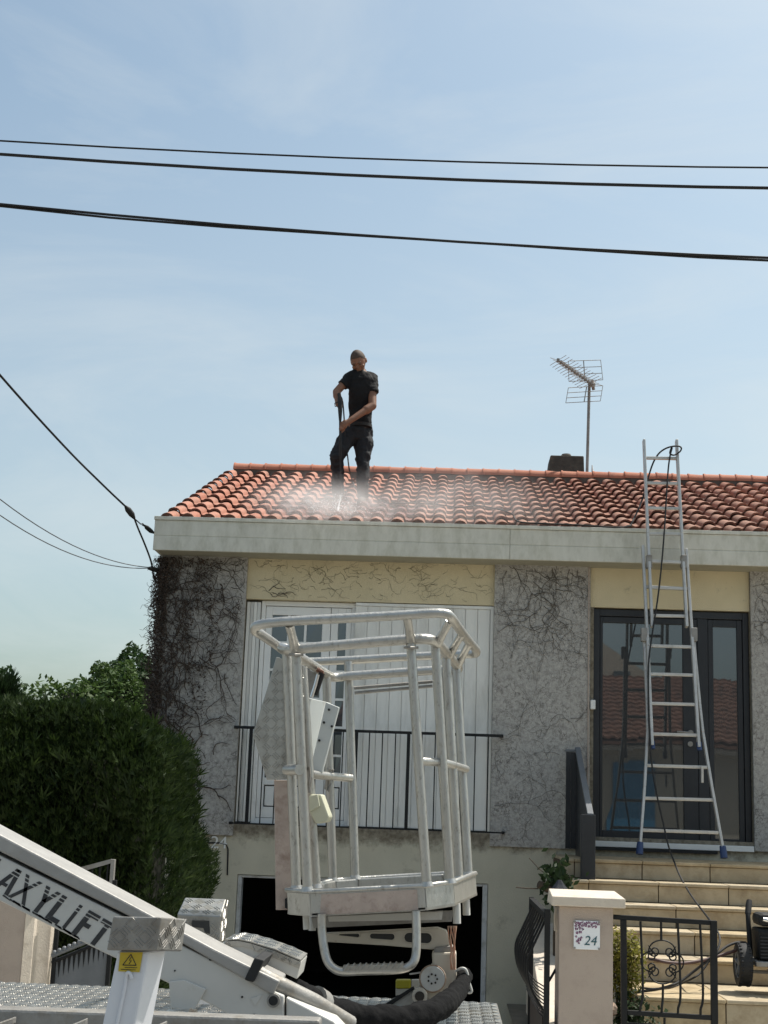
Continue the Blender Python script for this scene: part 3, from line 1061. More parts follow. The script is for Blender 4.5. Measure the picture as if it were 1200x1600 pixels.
def spray(mb, c, d, s, rnd):
    """a flat little conifer spray: three or four narrow blades fanned about d"""
    d = d.normalized()
    side = d.cross(V(rnd.gauss(0, 1), rnd.gauss(0, 1), rnd.gauss(0, 1)))
    side = side.normalized() if side.length > 1e-4 else d.orthogonal()
    for k in (-1, 0, 1):
        dd = (d + side * .55 * k + V(0, 0, rnd.uniform(-.1, .1))).normalized()
        L = s * (1.0 if k == 0 else .68)
        w = s * .05
        p = c + d * s * (.0 if k == 0 else .22)
        n2 = side if k == 0 else (side - dd * side.dot(dd)).normalized()
        mb.add([p - n2 * w * .6, p + dd * L * .55 - n2 * w, p + dd * L, p + dd * L * .55 + n2 * w, p + n2 * w * .6], [(0, 1, 2, 3, 4)])


for k in range(82000):
    q = rnd.random()
    if q < .66:                                      # street face
        x = rnd.uniform(-5.4, HX1 + .03)
        z = .3 + (HZ - .25) * rnd.random() ** .8
        y = HY0 + rnd.uniform(-.07, .16) + .06 * math.sin(x * 5) * math.sin(z * 4 + x) + max(0, z - HZ + .35) * .8
        d = V(rnd.gauss(0, .35), -.55 + rnd.gauss(0, .3), .9)
    elif q < .86:                                    # top
        x = rnd.uniform(-5.4, HX1)
        y = rnd.uniform(HY0 + .1, HY1)
        z = HZ + rnd.uniform(-.12, .06) + .05 * math.sin(x * 3.3) - max(0, x - HX1 + .3) * .4
        d = V(rnd.gauss(0, .35), rnd.gauss(0, .35), 1)
    else:                                            # right-hand end, bulging lower down
        z = rnd.uniform(.2, HZ)
        x = HX1 + .02 + .20 * math.exp(-((z - 1.05) / .35) ** 2) + rnd.uniform(-.14, .06)
        y = rnd.uniform(HY0, HY1)
        d = V(.55 + rnd.gauss(0, .3), rnd.gauss(0, .3), .8)
    # round the right-hand shoulder, let the skin swell and sink
    tt = max(0.0, (x - (HX1 - .5)) / .5)
    z -= .17 * tt * tt * max(0.0, min(1.0, (z - 1.2) / .9))
    z += .035 * math.sin(x * 2.3 + 1) * min(1.0, z / 2)
    y += .05 * math.sin(x * 2.1) * math.sin(z * 2.7 + x)
    L = rnd.uniform(.035, .085)
    if rnd.random() < .05:
        L *= 1.9
    spray(lf, V(x, y, z), d, L * (.75 if .66 <= q < .86 else 1), rnd)
tag(lf.build('sprays', M_hedge, hd), kind='stuff')


# ------------------------------------------------------------------ trees behind
def leafy(mb, centre, rx, rz, n, size, rnd, clumps=26, ry=None):
    """leaf-sized faces in clumps through a crown's volume"""
    ry = ry or rx
    C_ = []
    for k in range(clumps):
        d = V(rnd.gauss(0, 1), rnd.gauss(0, 1), rnd.gauss(0, 1)).normalized() * rnd.uniform(.35, .95)
        C_.append((V(centre[0] + d.x * rx, centre[1] + d.y * ry, centre[2] + d.z * rz), rnd.uniform(.24, .44)))
    for k in range(n):
        c, r = C_[rnd.randrange(clumps)]
        d = V(rnd.gauss(0, 1), rnd.gauss(0, 1), rnd.gauss(0, 1)).normalized() * (rnd.random() ** .4)
        p = c + V(d.x * rx, d.y * ry, d.z * rz) * r
        a = V(rnd.gauss(0, 1), rnd.gauss(0, 1), rnd.gauss(0, .6)).normalized()
        b = a.cross(V(rnd.gauss(0, .5), rnd.gauss(0, .5), 1)).normalized()
        s = size * rnd.uniform(.6, 1.3)
        mb.add([p - a * s, p + b * s * .5, p + a * s, p - b * s * .5], [(0, 1, 2, 3)])
    return [c for c, r in C_]


def tree(name, label, base, h, rx, rz, m, n, size, seed, ry=None, clumps=26):
    rnd = random.Random(seed)
    t = thing(name, label, 'tree', base)
    crown = (base[0], base[1], h - rz)
    mb = MB()
    core = MB()
    rc_ = random.Random(seed + 1)
    core.ball(crown, rx * .74, (ry or rx) * .74, rz * .76, 18, 12, lambda p: Vector(crown) + (p - Vector(crown)) * rc_.uniform(.90, 1.04))
    core.build('inner_crown', M_hedge_core, t)
    cs = leafy(mb, crown, rx, rz, n // 3, size, rnd, clumps, ry)
    ph = [rnd.uniform(0, 6.28) for k in range(6)]
    for k in range(n * 2 // 3):
        d = V(rnd.gauss(0, 1), rnd.gauss(0, 1), rnd.gauss(0, 1)).normalized()
        lump = 1 + .09 * math.sin(6 * d.x + ph[0]) * math.sin(5 * d.z + ph[1]) + .07 * math.sin(11 * d.x + ph[2] + 4 * d.y) * math.sin(10 * d.z + ph[3]) + .04 * math.sin(21 * d.z + ph[4]) * math.sin(19 * d.x + ph[5])
        r = lump * (1 - .30 * rnd.random() ** 2.2)
        p = V(crown[0] + d.x * rx * r, crown[1] + d.y * (ry or rx) * r, crown[2] + d.z * rz * r)
        a = V(rnd.gauss(0, 1), rnd.gauss(0, 1), rnd.gauss(0, .7)).normalized()
        b = a.cross(V(rnd.gauss(0, .6), rnd.gauss(0, .6), 1)).normalized()
        q = size * rnd.uniform(.6, 1.3)
        mb.add([p - a * q, p + b * q * .55, p + a * q, p - b * q * .55], [(0, 1, 2, 3)])
    tag(mb.build('crown', m, t), kind='stuff')
    tr = MB()
    z0 = base[2]
    tr.tube([(base[0], base[1], z0), (base[0] + .05, base[1], (z0 + crown[2]) * .5), (base[0], base[1] + .05, crown[2])], [.05 * h * .5, .035 * h * .5, .015 * h * .5], 8)
    for c in cs[:9]:
        tr.tube([(base[0], base[1], crown[2] - rz * .5), lerp((base[0], base[1], crown[2] - rz * .2), c, .6), c], [.012 * h * .5, .007 * h * .5, .003 * h], 5)
    tr.build('trunk', M_bark, t)
    return t


tree('broadleaf_tree', 'dark round broadleaf tree rising highest behind the creeper corner', (-6.40, 16.5, 0), 4.62, 1.5, 1.9, M_leaf_dark, 26000, .065, 41, clumps=60)
tree('broadleaf_tree', 'light green bushy tree in front of the dark round tree', (-5.95, 12.0, 0), 4.02, 1.0, 1.6, M_leaf_light, 26000, .05, 42, clumps=55)
tree('garden_shrub', 'sunlit light green shrub showing over the middle of the hedge', (-4.72, 4.5, 0), 3.12, .70, .9, M_leaf_light, 5000, .045, 43)
tree('garden_shrub', 'feathery dark green shrub showing over the far end of the hedge', (-5.35, 3.0, 0), 3.05, .65, .9, M_leaf_dark, 5000, .045, 44)
rnd = random.Random(45)
cf = thing('conifer', 'small conifer with thin upright shoots above the left of the hedge', 'conifer', (-4.95, 2.2, 0))
mb = MB()
MB().tube([(-4.95, 2.2, 0), (-4.95, 2.2, 2.6)], [.06, .02], 6).build('trunk', M_bark, cf)
for k in range(1500):
    z = 1.8 + 1.0 * rnd.random()
    r = .62 * (1 - (z - 1.8) / 1.35)
    a = rnd.uniform(0, 6.28)
    spray(mb, V(-4.95 + r * math.cos(a) * rnd.random() ** .4, 2.2 + r * math.sin(a) * rnd.random() ** .4, z), V(math.cos(a) * .3, math.sin(a) * .3, 1), rnd.uniform(.10, .24), rnd)
tag(mb.build('crown', M_leaf_deep, cf), kind='stuff')

# plants by the steps
rnd = random.Random(51)
pl = thing('leafy_plant', 'dark green leafy plant with a cut brown branch beside the steps', 'plant', (.86, -1.7, .3))
mb = MB()
for k in range(320):
    c = V(.885 + rnd.gauss(0, .062), -1.7 + rnd.gauss(0, .05), 1.10 + rnd.gauss(0, .07))
    a = V(rnd.gauss(0, 1), rnd.gauss(0, .6), rnd.gauss(0, 1)).normalized()
    b = a.cross(V(rnd.gauss(0, .4), -1, rnd.gauss(0, .4))).normalized()
    s = rnd.uniform(.02, .045)
    mb.add([c - a * s, c + b * s * .45, c + a * s, c - b * s * .45], [(0, 1, 2, 3)])
tag(mb.build('foliage', M_leaf_deep, pl), kind='stuff')
st = MB().tube([(.88, -1.7, .3), (.87, -1.68, .7), (.89, -1.7, 1.15)], [.02, .016, .008], 6)
st.tube([(.90, -1.70, 1.02), (.80, -1.72, 1.06), (.735, -1.74, 1.085)], [.03, .032, .03], 8)
st.tube([(.735, -1.74, 1.05), (.64, -1.75, 1.05), (.56, -1.76, 1.055)], .005, 5)
st.tube([(.85, -1.72, 1.12), (.74, -1.73, 1.2), (.66, -1.73, 1.28)], .004, 5)
st.build('stem', M_bark, pl)

bu = thing('yellow_bush', 'small yellow-green bush between the pillar and the stone platform', 'bush', (1.13, -3.62, .02))
mb = MB()
for k in range(2600):
    d = V(rnd.gauss(0, 1), rnd.gauss(0, 1), rnd.gauss(0, 1)).normalized() * rnd.random() ** .45
    c = V(1.15 + d.x * .17, -3.62 + d.y * .12, .70 + d.z * .235)
    a = V(rnd.gauss(0, 1), rnd.gauss(0, 1), rnd.gauss(0, .7)).normalized()
    b = a.cross(V(rnd.gauss(0, .5), rnd.gauss(0, .5), 1)).normalized()
    s = rnd.uniform(.008, .019)
    mb.add([c - a * s, c + b * s * .6, c + a * s, c - b * s * .6], [(0, 1, 2, 3)])
tag(mb.build('foliage', M_leaf_yellow, bu), kind='stuff')
st = MB()
for k in range(9):
    st.tube([(1.15 + rnd.uniform(-.04, .04), -3.62, .02), (1.15 + rnd.uniform(-.08, .08), -3.62 + rnd.uniform(-.05, .05), .45), (1.15 + rnd.uniform(-.14, .14), -3.62 + rnd.uniform(-.08, .08), .8)], [.008, .006, .003], 5)
st.build('stems', M_bark, bu)
bu = thing('ground_shrub', 'low dark green shrub below the yellow-green bush', 'shrub', (1.17, -3.75, .02))
mb = MB()
for k in range(900):
    c = V(1.19 + rnd.gauss(0, .075), -3.72 + rnd.gauss(0, .06), .33 + rnd.gauss(0, .10))
    a = V(rnd.gauss(0, 1), rnd.gauss(0, 1), rnd.gauss(0, .8)).normalized()
    b = a.cross(V(rnd.gauss(0, .5), -.4, 1)).normalized()
    s = rnd.uniform(.012, .03)
    mb.add([c - a * s, c + b * s * .5, c + a * s, c - b * s * .5], [(0, 1, 2, 3)])
tag(mb.build('foliage', M_leaf_deep, bu), kind='stuff')
for (c, r), lab in zip((((1.045, -3.85, .44), .055), ((1.035, -3.9, .30), .075), ((1.11, -3.88, .25), .07)),
                       ('small brownish rock on top of the garden rocks by the pillar', 'reddish rough rock against the pillar edge', 'flat grey-brown rock behind the gate post')):
    rr = random.Random(int(r * 1e4))
    b = MB().ball(c, r, r * .8, r * .75, 9, 6, lambda p: p + V(rr.uniform(-1, 1), rr.uniform(-1, 1), rr.uniform(-1, 1)) * .012)
    tag(b.build('garden_rock', M_rock), lab, 'rock', 'rocks by the gate pillar')
tag(MB().box(.99, 1.16, -3.98, -3.78, .02, .235).build('stone_block', M_rock, bevel=.01), 'rough stone block under the garden rocks beside the gate', 'stone')

# ================================================================== aerial on the roof, cables in the air
ant = thing('tv_antenna', 'rooftop television antenna with two grid reflectors on a thin grey mast', 'antenna', (1.612, 3.7, 5.5))
MB().tube([(1.606, 3.7, 5.45), (1.634, 3.7, 6.87)], .0185, 10).build('mast', M_galvd, ant, smooth=60)
def grid_panel(corners, mid, bars_):
    mb = MB()
    a, b, c, d_ = [Vector(p) for p in corners]          # top-left, top-right, bottom-right, bottom-left
    for k in range(bars_):
        t = k / (bars_ - 1)
        mb.tube([lerp(a, d_, t), lerp(b, c, t)], .0042, 5)
    mb.tube([a, d_], .0042, 5)
    mb.tube([b, c], .0042, 5)
    mb.tube([lerp(a, b, mid), lerp(d_, c, mid)], .007, 5)
    mb.build('reflector', M_galvd, ant)
grid_panel(((1.366, 3.620, 7.104), (1.766, 3.660, 7.138), (1.788, 3.600, 6.865), (1.371, 3.560, 6.823)), .47, 4)
grid_panel(((1.364, 3.560, 6.741), (1.788, 3.600, 6.791), (1.750, 3.520, 6.571), (1.328, 3.480, 6.525)), .53, 4)
A0, A1 = Vector((1.670, 3.660, 6.819)), Vector((1.184, 2.850, 6.858))
b_m = MB().tube([A0, A1], .011, 6)
b_m.ball(A0, .035, .035, .04, 8, 6)
b_m.tube([lerp(A0, A1, -.03) + V(0, 0, -.06), lerp(A0, A1, .02) + V(0, 0, .05)], .02, 6)
b_m.build('boom', M_galvd, ant)
dirb = (A1 - A0).normalized()
sx_ = dirb.cross(V(0, 0, 1)).normalized()
upv = sx_.cross(dirb)
for k in range(13):
    t = .06 + .94 * k / 12
    p = lerp(A0, A1, t)
    mb = MB()
    hw = .15 - .045 * k / 12
    for s1 in (-1, 1):
        for s2 in (-1, 1):
            mb.tube([p, p + sx_ * hw * s1 + upv * .048 * s2], .0034, 4)
    mb.box(p.x - .016, p.x + .016, p.y - .016, p.y + .016, p.z - .02, p.z + .02)
    mb.build('director', M_galvd, ant)


def cable(name, label, pts, r, n=6, parent=None, group=None):
    mb = MB().tube(pts, r, n)
    return tag(mb.build(name, M_wire, None, smooth=60), label, 'cable', group)


def span(a, b, c, ext=26.0):
    """a wire through three points, carried on along its parabola well past the picture"""
    a, b, c = Vector(a), Vector(b), Vector(c)
    out = []
    for k in range(61):
        x = -ext + 2 * ext * k / 60
        l0 = (x - b.x) * (x - c.x) / ((a.x - b.x) * (a.x - c.x))
        l1 = (x - a.x) * (x - c.x) / ((b.x - a.x) * (b.x - c.x))
        l2 = (x - a.x) * (x - b.x) / ((c.x - a.x) * (c.x - b.x))
        # parabola flattened so that the far ends stay plausible
        z = a.z * l0 + b.z * l1 + c.z * l2
        zl = a.z + (c.z - a.z) * (x - a.x) / (c.x - a.x)
        zz = zl + max(-.16, min(.9, z - zl))
        out.append(V(x, b.y, zz))
    return out


cable('overhead_cable', 'thin topmost black cable crossing the sky', span((-3.463, -3.500, 6.409), (-0.578, -3.500, 6.301), (2.221, -3.500, 6.276)), .0075)
cable('overhead_cable', 'middle thick black cable close under the thin topmost one', span((-3.435, -3.550, 6.276), (-0.570, -3.550, 6.140), (2.207, -3.550, 6.093)), .0128)
lc = span((-3.434, -3.450, 5.923), (-0.560, -3.450, 5.713), (2.219, -3.450, 5.599))
lc2 = [p + V(0, .012, -.006 + .012 * math.sin(i * 1.1)) for i, p in enumerate(lc)]
mb = MB().tube(lc, .0105, 6)
mb.tube(lc2, .0095, 6)
tag(mb.build('overhead_cable', M_wire, None, smooth=60), 'lowest thick twisted black cable crossing the sky', 'cable')

pa = Vector((-2.975, -0.600, 4.222))
pb = Vector((-3.465, -3.000, 4.734))
P = [pb + (pb - pa) * 1.6 + V(0, 0, .35), pb + (pb - pa) * .7 + V(0, 0, .1), pb, (-3.286, -1.750, 4.508), (-3.127, -1.000, 4.354), pa]
sc = thing('service_cable', 'thick black service cable dropping from upper left to the eaves corner', 'cable', (-2.9, -.2, 4.0))
MB().tube(smooth_path(P, 6), .0095, 6).build('cable', M_wire, sc, smooth=60)
MB().tube([(-2.994, -0.630, 4.239), (-2.975, -0.600, 4.216), (-2.950, -0.540, 4.182), (-2.933, -0.500, 4.154)], [.012, .028, .028, .012], 8).build('splice_sleeve', M_rubber, sc, smooth=50)
MB().tube([(-2.933, -0.500, 4.154), (-2.883, -0.440, 4.114), (-2.870, -0.420, 4.124), (-2.855, -0.400, 4.111), (-2.878, -0.410, 4.114), (-2.853, -0.380, 4.103)], .006, 5).build('hook', M_black, sc)
MB().tube([(-2.855, -0.400, 4.111), (-2.845, -0.360, 4.101), (-2.814, -0.300, 4.077), (-2.787, -0.280, 4.063)], [.008, .021, .021, .008], 8).build('insulator', M_black, sc, smooth=50)
MB().tube(smooth_path([(-2.933, -0.500, 4.154), (-2.909, -0.420, 4.075), (-2.865, -0.300, 3.954), (-2.827, -0.180, 3.831), (-2.820, -0.100, 3.760), (-2.811, -0.060, 3.687), (-2.792, -0.020, 3.639), (-2.763, 0.020, 3.640)], 5), .0085, 6).build('drop_cable', M_wire, sc, smooth=60)
br = thing('cable_bracket', 'black bracket on the creeper corner holding two thin wires', 'bracket', (-2.779, 0.000, 3.753))
MB().tube([(-2.844, -0.160, 3.749), (-2.822, -0.120, 3.753), (-2.781, 0.040, 3.760)], [.014, .024, .024], 8).build('arm', M_rubber, br, smooth=50)
for lab, a, b in (('upper of two thin grey wires running to the wall bracket', (-3.376, -3.000, 3.771), (-2.818, -0.140, 3.759)), ('lower of two thin grey wires running to the wall bracket', (-3.364, -3.000, 3.649), (-2.844, -0.160, 3.749))):
    a, b = Vector(a), Vector(b)
    P = [a + (a - b) * (1.5 - 1.5 * k / 8) + V(0, 0, .10 * (1 - k / 8) ** 2 * 6) for k in range(8)]
    P += [lerp(a, b, k / 14) - V(0, 0, .11 * 4 * (k / 14) * (1 - k / 14)) for k in range(15)]
    tag(MB().tube(P, .0046, 5).build('thin_wire', M_greygate, None, smooth=60), lab, 'wire')

# ================================================================== the man on the roof
man = thing('person', 'person in black t-shirt and dark work trousers washing the roof tiles', 'person', (-1.07, 1.08, 4.72))


def loft(mb, rings, n=20):
    """closed surface through horizontal ellipses (centre, rx, ry)"""
    o = len(mb.v)
    for c, rx, ry_ in rings:
        for k in range(n):
            a = 2 * math.pi * k / n
            mb.v.append((c[0] + rx * math.cos(a), c[1] + ry_ * math.sin(a), c[2]))
    for i in range(len(rings) - 1):
        for k in range(n):
            q = (k + 1) % n
            mb.f.append((o + i * n + k, o + i * n + q, o + (i + 1) * n + q, o + (i + 1) * n + k))
    mb.f.append(tuple(o + k for k in range(n - 1, -1, -1)))
    mb.f.append(tuple(o + (len(rings) - 1) * n + k for k in range(n)))


def limb(mb, pts, rs, n=12):
    mb.tube(pts, rs, n)
    for p, r in zip(pts, rs):
        mb.ball(p, r * .99, r * .99, r * .99, 12, 8)


def organic(mb, name, m, parent, voxel, smooth_it=6, wr=0.0, wsize=.05):
    o = mb.build(name, m, parent, smooth=180)
    r = o.modifiers.new('remesh', 'REMESH')
    r.mode = 'VOXEL'
    r.voxel_size = voxel
    r.use_smooth_shade = True
    s = o.modifiers.new('smooth', 'SMOOTH')
    s.iterations = smooth_it
    s.factor = .5
    if wr:
        t = bpy.data.textures.new(name + '_folds', 'CLOUDS')
        t.noise_scale = wsize
        t.noise_depth = 2
        d_ = o.modifiers.new('folds', 'DISPLACE')
        d_.texture = t
        d_.texture_coords = 'OBJECT'
        d_.texture_coords_object = parent
        d_.strength = wr
        d_.mid_level = .5
    return o


sh_r, sh_l = Vector((-1.113, 0.980, 6.017)), Vector((-0.886, 1.040, 6.027))          # his right shoulder is at the left of the picture
el_r, wr_r = Vector((-1.243, 0.930, 5.839)), Vector((-1.213, 0.840, 5.676))
el_l, wr_l = Vector((-0.864, 0.920, 5.693)), Vector((-1.068, 0.800, 5.504))
hip_r, hip_l = Vector((-1.086, 1.100, 5.477)), Vector((-0.962, 1.140, 5.491))
kn_r, kn_l = Vector((-1.218, 0.980, 5.154)), Vector((-0.951, 1.080, 5.131))
an_r, an_l = Vector((-1.196, 1.150, 4.807)), Vector((-0.935, 1.050, 4.751))
neck = Vector((-1.018, 1.000, 6.110))
hc = Vector((-1.030, 0.930, 6.178))

body = MB()
HR = Matrix.Rotation(R(-14), 4, 'Z') @ Matrix.Rotation(R(-8), 4, 'Y') @ Matrix.Rotation(R(46), 4, 'X')


def hl(x, y, z):
    return hc + (HR @ Vector((x, y, z)))


def skull(p):
    q = HR.inverted() @ (p - hc)
    # q in head space: face towards -Y; narrow the jaw, flatten the sides, bring the chin forward
    t = max(0.0, min(1.0, (-q.z + .01) / .115))
    q.x *= 1 - .30 * t * t
    if q.y < 0:
        q.y *= 1 - .10 * t
    else:
        q.y *= 1 - .42 * t
    q.y -= .016 * t
    return hc + HR @ q


def rotball(mb, c, rx, ry_, rz_, fn=None, nu=24, nv=16):
    o = len(mb.v)
    mb.ball((0, 0, 0), rx, ry_, rz_, nu, nv)
    for i in range(o, len(mb.v)):
        p = hc + HR @ (Vector(c) + Vector(mb.v[i]))
        mb.v[i] = tuple(fn(p) if fn else p)


rotball(body, (0, 0, 0), .077, .097, .116, skull)
rotball(body, (0, -.100, -.024), .013, .018, .024)       # nose
rotball(body, (0, -.104, -.037), .016, .012, .010)
rotball(body, (0, -.084, .022), .050, .016, .011)        # brow
rotball(body, (0, -.088, -.068), .024, .010, .007)       # lips
rotball(body, (0, -.080, -.100), .024, .018, .016)       # chin
for s in (-1, 1):
    rotball(body, (.079 * s, .012, -.012), .010, .019, .031)   # ears
    rotball(body, (.045 * s, -.070, -.03), .022, .02, .02)     # cheeks
limb(body, [neck + V(.0, .03, -.03), lerp(neck, hc, .55) + V(0, .025, 0)], [.062, .058])
loft(body, [(lerp(hip_r, hip_l, .5) + V(0, 0, -.05), .105, .09), (lerp(hip_r, hip_l, .5) + V(0, -.01, .10), .10, .08), (Vector((-0.992, 1.060, 5.690)), .10, .08), (Vector((-0.990, 1.000, 5.908)), .115, .09), (Vector((-1.001, 1.000, 6.019)), .10, .08), (neck, .06, .06)])
limb(body, [sh_r, el_r, wr_r], [.046, .042, .030])
limb(body, [el_r, lerp(el_r, wr_r, .35)], [.042, .044])
limb(body, [sh_l, el_l, wr_l], [.049, .045, .031])
limb(body, [el_l, lerp(el_l, wr_l, .3)], [.045, .047])
limb(body, [hip_r, kn_r, an_r], [.085, .055, .038])
limb(body, [hip_l, kn_l, an_l], [.085, .055, .038])
# hands: palm, four unequal fingers bent round the lance, thumb off the side
LT, LB = Vector((-1.191, 0.800, 5.692)), Vector((-1.142, 0.745, 4.691))


def hand(wrist, grip, along, out, s, flip):
    """grip: point on the tool; along: the tool's direction; out: from the wrist to the grip"""
    out, along = out.normalized(), along.normalized()
    nrm_ = out.cross(along).normalized() * flip
    pc = lerp(wrist, grip, .62) + nrm_ * .012
    limb(body, [wrist, pc + along * .006 * s], [.028 * s, .030 * s])
    limb(body, [pc - along * .022 * s, pc + along * .024 * s], [.022 * s, .024 * s])
    for k, L in enumerate((.92, 1.05, 1.0, .80)):
        b = pc + along * (.033 - .022 * k) * s + out * .016 * s
        p1 = b + out * .030 * L * s + nrm_ * .012 * s
        p2 = p1 + out * .012 * L * s - nrm_ * .026 * L * s
        p3 = p2 - out * .022 * L * s - nrm_ * .010 * s
        limb(body, [b, p1, p2, p3], [.0105 * s, .0098 * s, .0092 * s, .008 * s], 8)
    t0 = pc + along * .028 * s - out * .006 * s - nrm_ * .010 * s
    limb(body, [t0, t0 + along * .022 * s + out * .018 * s - nrm_ * .014 * s, t0 + along * .030 * s + out * .044 * s - nrm_ * .012 * s], [.013 * s, .0115 * s, .0095 * s], 8)


hand(wr_r, Vector((-1.194, 0.800, 5.699)) + V(-.008, .03, .03), V(0, 0, -1), Vector((-1.191, 0.800, 5.624)) - wr_r, 1.0, 1)
hand(wr_l, lerp(LT, LB, .27) + V(.005, .0, 0), V(0, 0, -1), lerp(LT, LB, .27) - wr_l, 1.08, 1)
organic(body, 'body', M_skin, man, .0055, 5)

for s in (-1, 1):
    e = MB()
    rotball(e, (.032 * s, -.092, .000), .013, .007, .005, None, 10, 6)
    e.build('eye', M_hair, man, smooth=180)
    e = MB()
    rotball(e, (.033 * s, -.101, .022), .020, .006, .004, None, 10, 6)
    e.build('eyebrow', M_hair, man, smooth=180)
e = MB()
rotball(e, (0, -.101, -.068), .020, .004, .002, None, 10, 6)
e.build('mouth', M_boot, man, smooth=180)
hair = MB()


def hair_fn(p):
    q = HR.inverted() @ (p - hc)
    if q.z < -.045 + .11 * max(0.0, min(1.0, (-q.y + .03) / .1)):      # draw the hairline: higher over the face than at the nape
        q = q * .90
    return hc + HR @ q


rotball(hair, (0, .004, .004), .0805, .0985, .1165, hair_fn, 28, 22)
hair.build('hair', M_hair, man, smooth=180)

ts = MB()
hm = lerp(hip_r, hip_l, .5)
loft(ts, [(Vector((-0.997, 1.100, 5.507)), .122, .108), (Vector((-1.000, 1.090, 5.594)), .122, .106), (Vector((-0.999, 1.060, 5.717)), .124, .104), (Vector((-0.993, 1.010, 5.883)), .136, .112), (Vector((-0.992, 1.000, 5.977)), .136, .108), (Vector((-1.002, 1.000, 6.040)), .112, .092), (Vector((-1.017, 1.000, 6.089)), .070, .072), (Vector((-1.018, 0.995, 6.115)), .064, .066)], 24)
limb(ts, [sh_r + V(.04, 0, .01), sh_r], [.066, .061])
limb(ts, [sh_l + V(-.04, 0, .01), sh_l], [.068, .064])
ts.tube([sh_r, lerp(sh_r, el_r, .30), lerp(sh_r, el_r, .58)], [.060, .060, .064], 14)
ts.tube([sh_l, lerp(sh_l, el_l, .28), lerp(sh_l, el_l, .55)], [.063, .063, .066], 14)
organic(ts, 'tshirt', M_shirt, man, .009, 3, .034, .075)

tr = MB()
loft(tr, [(hm + V(0, 0, -.12), .118, .112), (hm + V(0, 0, -.02), .128, .118), (hm + V(.003, 0, .08), .122, .108), (Vector((-1.000, 1.090, 5.601)), .117, .103)], 22)
limb(tr, [hip_r + V(0, 0, -.02), lerp(hip_r, kn_r, .5), kn_r, lerp(kn_r, an_r, .45), lerp(kn_r, an_r, .95)], [.098, .092, .076, .068, .062])
limb(tr, [hip_l + V(0, 0, -.02), lerp(hip_l, kn_l, .5), kn_l, lerp(kn_l, an_l, .45), lerp(kn_l, an_l, .95)], [.10, .094, .074, .066, .062])
tr.ball(lerp(hip_l, kn_l, .5) + V(.075, -.01, .02), .028, .05, .075, 12, 8)
organic(tr, 'trousers', M_trouser, man, .009, 3, .038, .06)
be = MB()
loft(be, [(Vector((-0.997, 1.100, 5.507)), .129, .116), (Vector((-0.998, 1.095, 5.540)), .127, .114)], 24)
be.build('belt', M_rubber, man, smooth=50)
for a, foot_y in ((an_r, -.13), (an_l, -.13)):
    bt = MB()
    limb(bt, [a + V(0, .01, .05), a + V(0, .01, -.02)], [.052, .050])
    limb(bt, [a + V(0, .02, -.035), a + V(-.01, -.06, -.055), a + V(-.015, foot_y, -.085)], [.048, .046, .038])
    organic(bt, 'boot', M_boot, man, .008, 3)

# the lance in his hands, with the jet
la = thing('pressure_lance', 'black pressure washer lance held upright by the man on the roof', 'tool', LB)
g = MB().tube([LB, lerp(LB, LT, .42), lerp(LB, LT, .43), lerp(LB, LT, .80)], [.008, .008, .0125, .0125], 8)
g.build('tube', M_rubber, la, smooth=50)
g = MB().tube([lerp(LB, LT, .80), lerp(LB, LT, .90), LT, LT + V(-.01, .02, .05)], [.014, .022, .026, .020], 10)
g.tube([LT + V(-.005, .01, .02), LT + V(-.02, .05, .10)], [.018, .017], 8)
g.build('gun_body', M_rubber, la, smooth=50)
MB().tube([LT + V(-.02, 0, .0), LT + V(-.055, 0, -.015), LT + V(-.05, 0, -.05), LT + V(-.01, 0, -.045)], .005, 6).build('trigger_guard', M_rubber, la)
MB().cyl(LB + V(0, 0, .01), LB + V(0, 0, -.035), .012, 10, .008).build('nozzle', M_silver, la, smooth=50)
M_water = mat('white_water', (.85, .87, .88), None, rough=.25)
jb = Vector((-1.107, 0.103, 4.397))
tag(MB().tube([LB + V(0, 0, -.035), lerp(LB, jb, .5), jb], [.004, .006, .012], 7).build('water_jet', M_water, None, smooth=60), 'white water jet from the lance tip onto the tiles', 'water jet', kind='stuff')
hs = smooth_path([LT + V(-.02, .05, .09), LT + V(.02, .10, .02), (-1.132, 0.980, 5.320), (-1.104, 0.960, 5.165), (-1.077, 0.950, 5.008), (-1.129, 2.160, 5.175), (-1.045, 1.527, 4.945), (-0.958, 1.265, 4.860), (-0.809, 0.926, 4.726), (-0.655, 0.471, 4.571), (-0.433, 0.442, 4.570), (-0.117, 0.366, 4.542), (0.045, 0.155, 4.476), (0.226, 0.383, 4.549), (0.406, 0.134, 4.468), (0.550, -0.103, 4.372), (0.598, -0.369, 4.245), (0.824, -0.506, 4.205), (1.111, -0.533, 4.195), (1.446, -0.623, 4.163), (1.601, -0.525, 4.198)], 5)
tag(MB().tube(hs, .0075, 6).build('roof_hose', M_rubber, None, smooth=60), 'thin black hose lying across the roof tiles to the man', 'hose')

# spray: a cloud of fine mist over the tiles, and drops thrown up at the boots
mist = bpy.data.materials.new('spray_mist')
mist.use_nodes = True
n, l = mist.node_tree.nodes, mist.node_tree.links
n.clear()
o_ = n.new('ShaderNodeOutputMaterial')
pv = n.new('ShaderNodeVolumePrincipled')
pv.inputs['Color'].default_value = (.97, .96, .96, 1)
pv.inputs['Anisotropy'].default_value = .25
tc = n.new('ShaderNodeTexCoord')
ln = n.new('ShaderNodeVectorMath')
ln.operation = 'LENGTH'
l.new(tc.outputs['Object'], ln.inputs[0])
mr = n.new('ShaderNodeMapRange')
mr.interpolation_type = 'SMOOTHSTEP'
mr.inputs['From Min'].default_value = 1.0
mr.inputs['From Max'].default_value = .05
l.new(ln.outputs['Value'], mr.inputs['Value'])
nz = n.new('ShaderNodeTexNoise')
nz.inputs['Scale'].default_value = 3.6
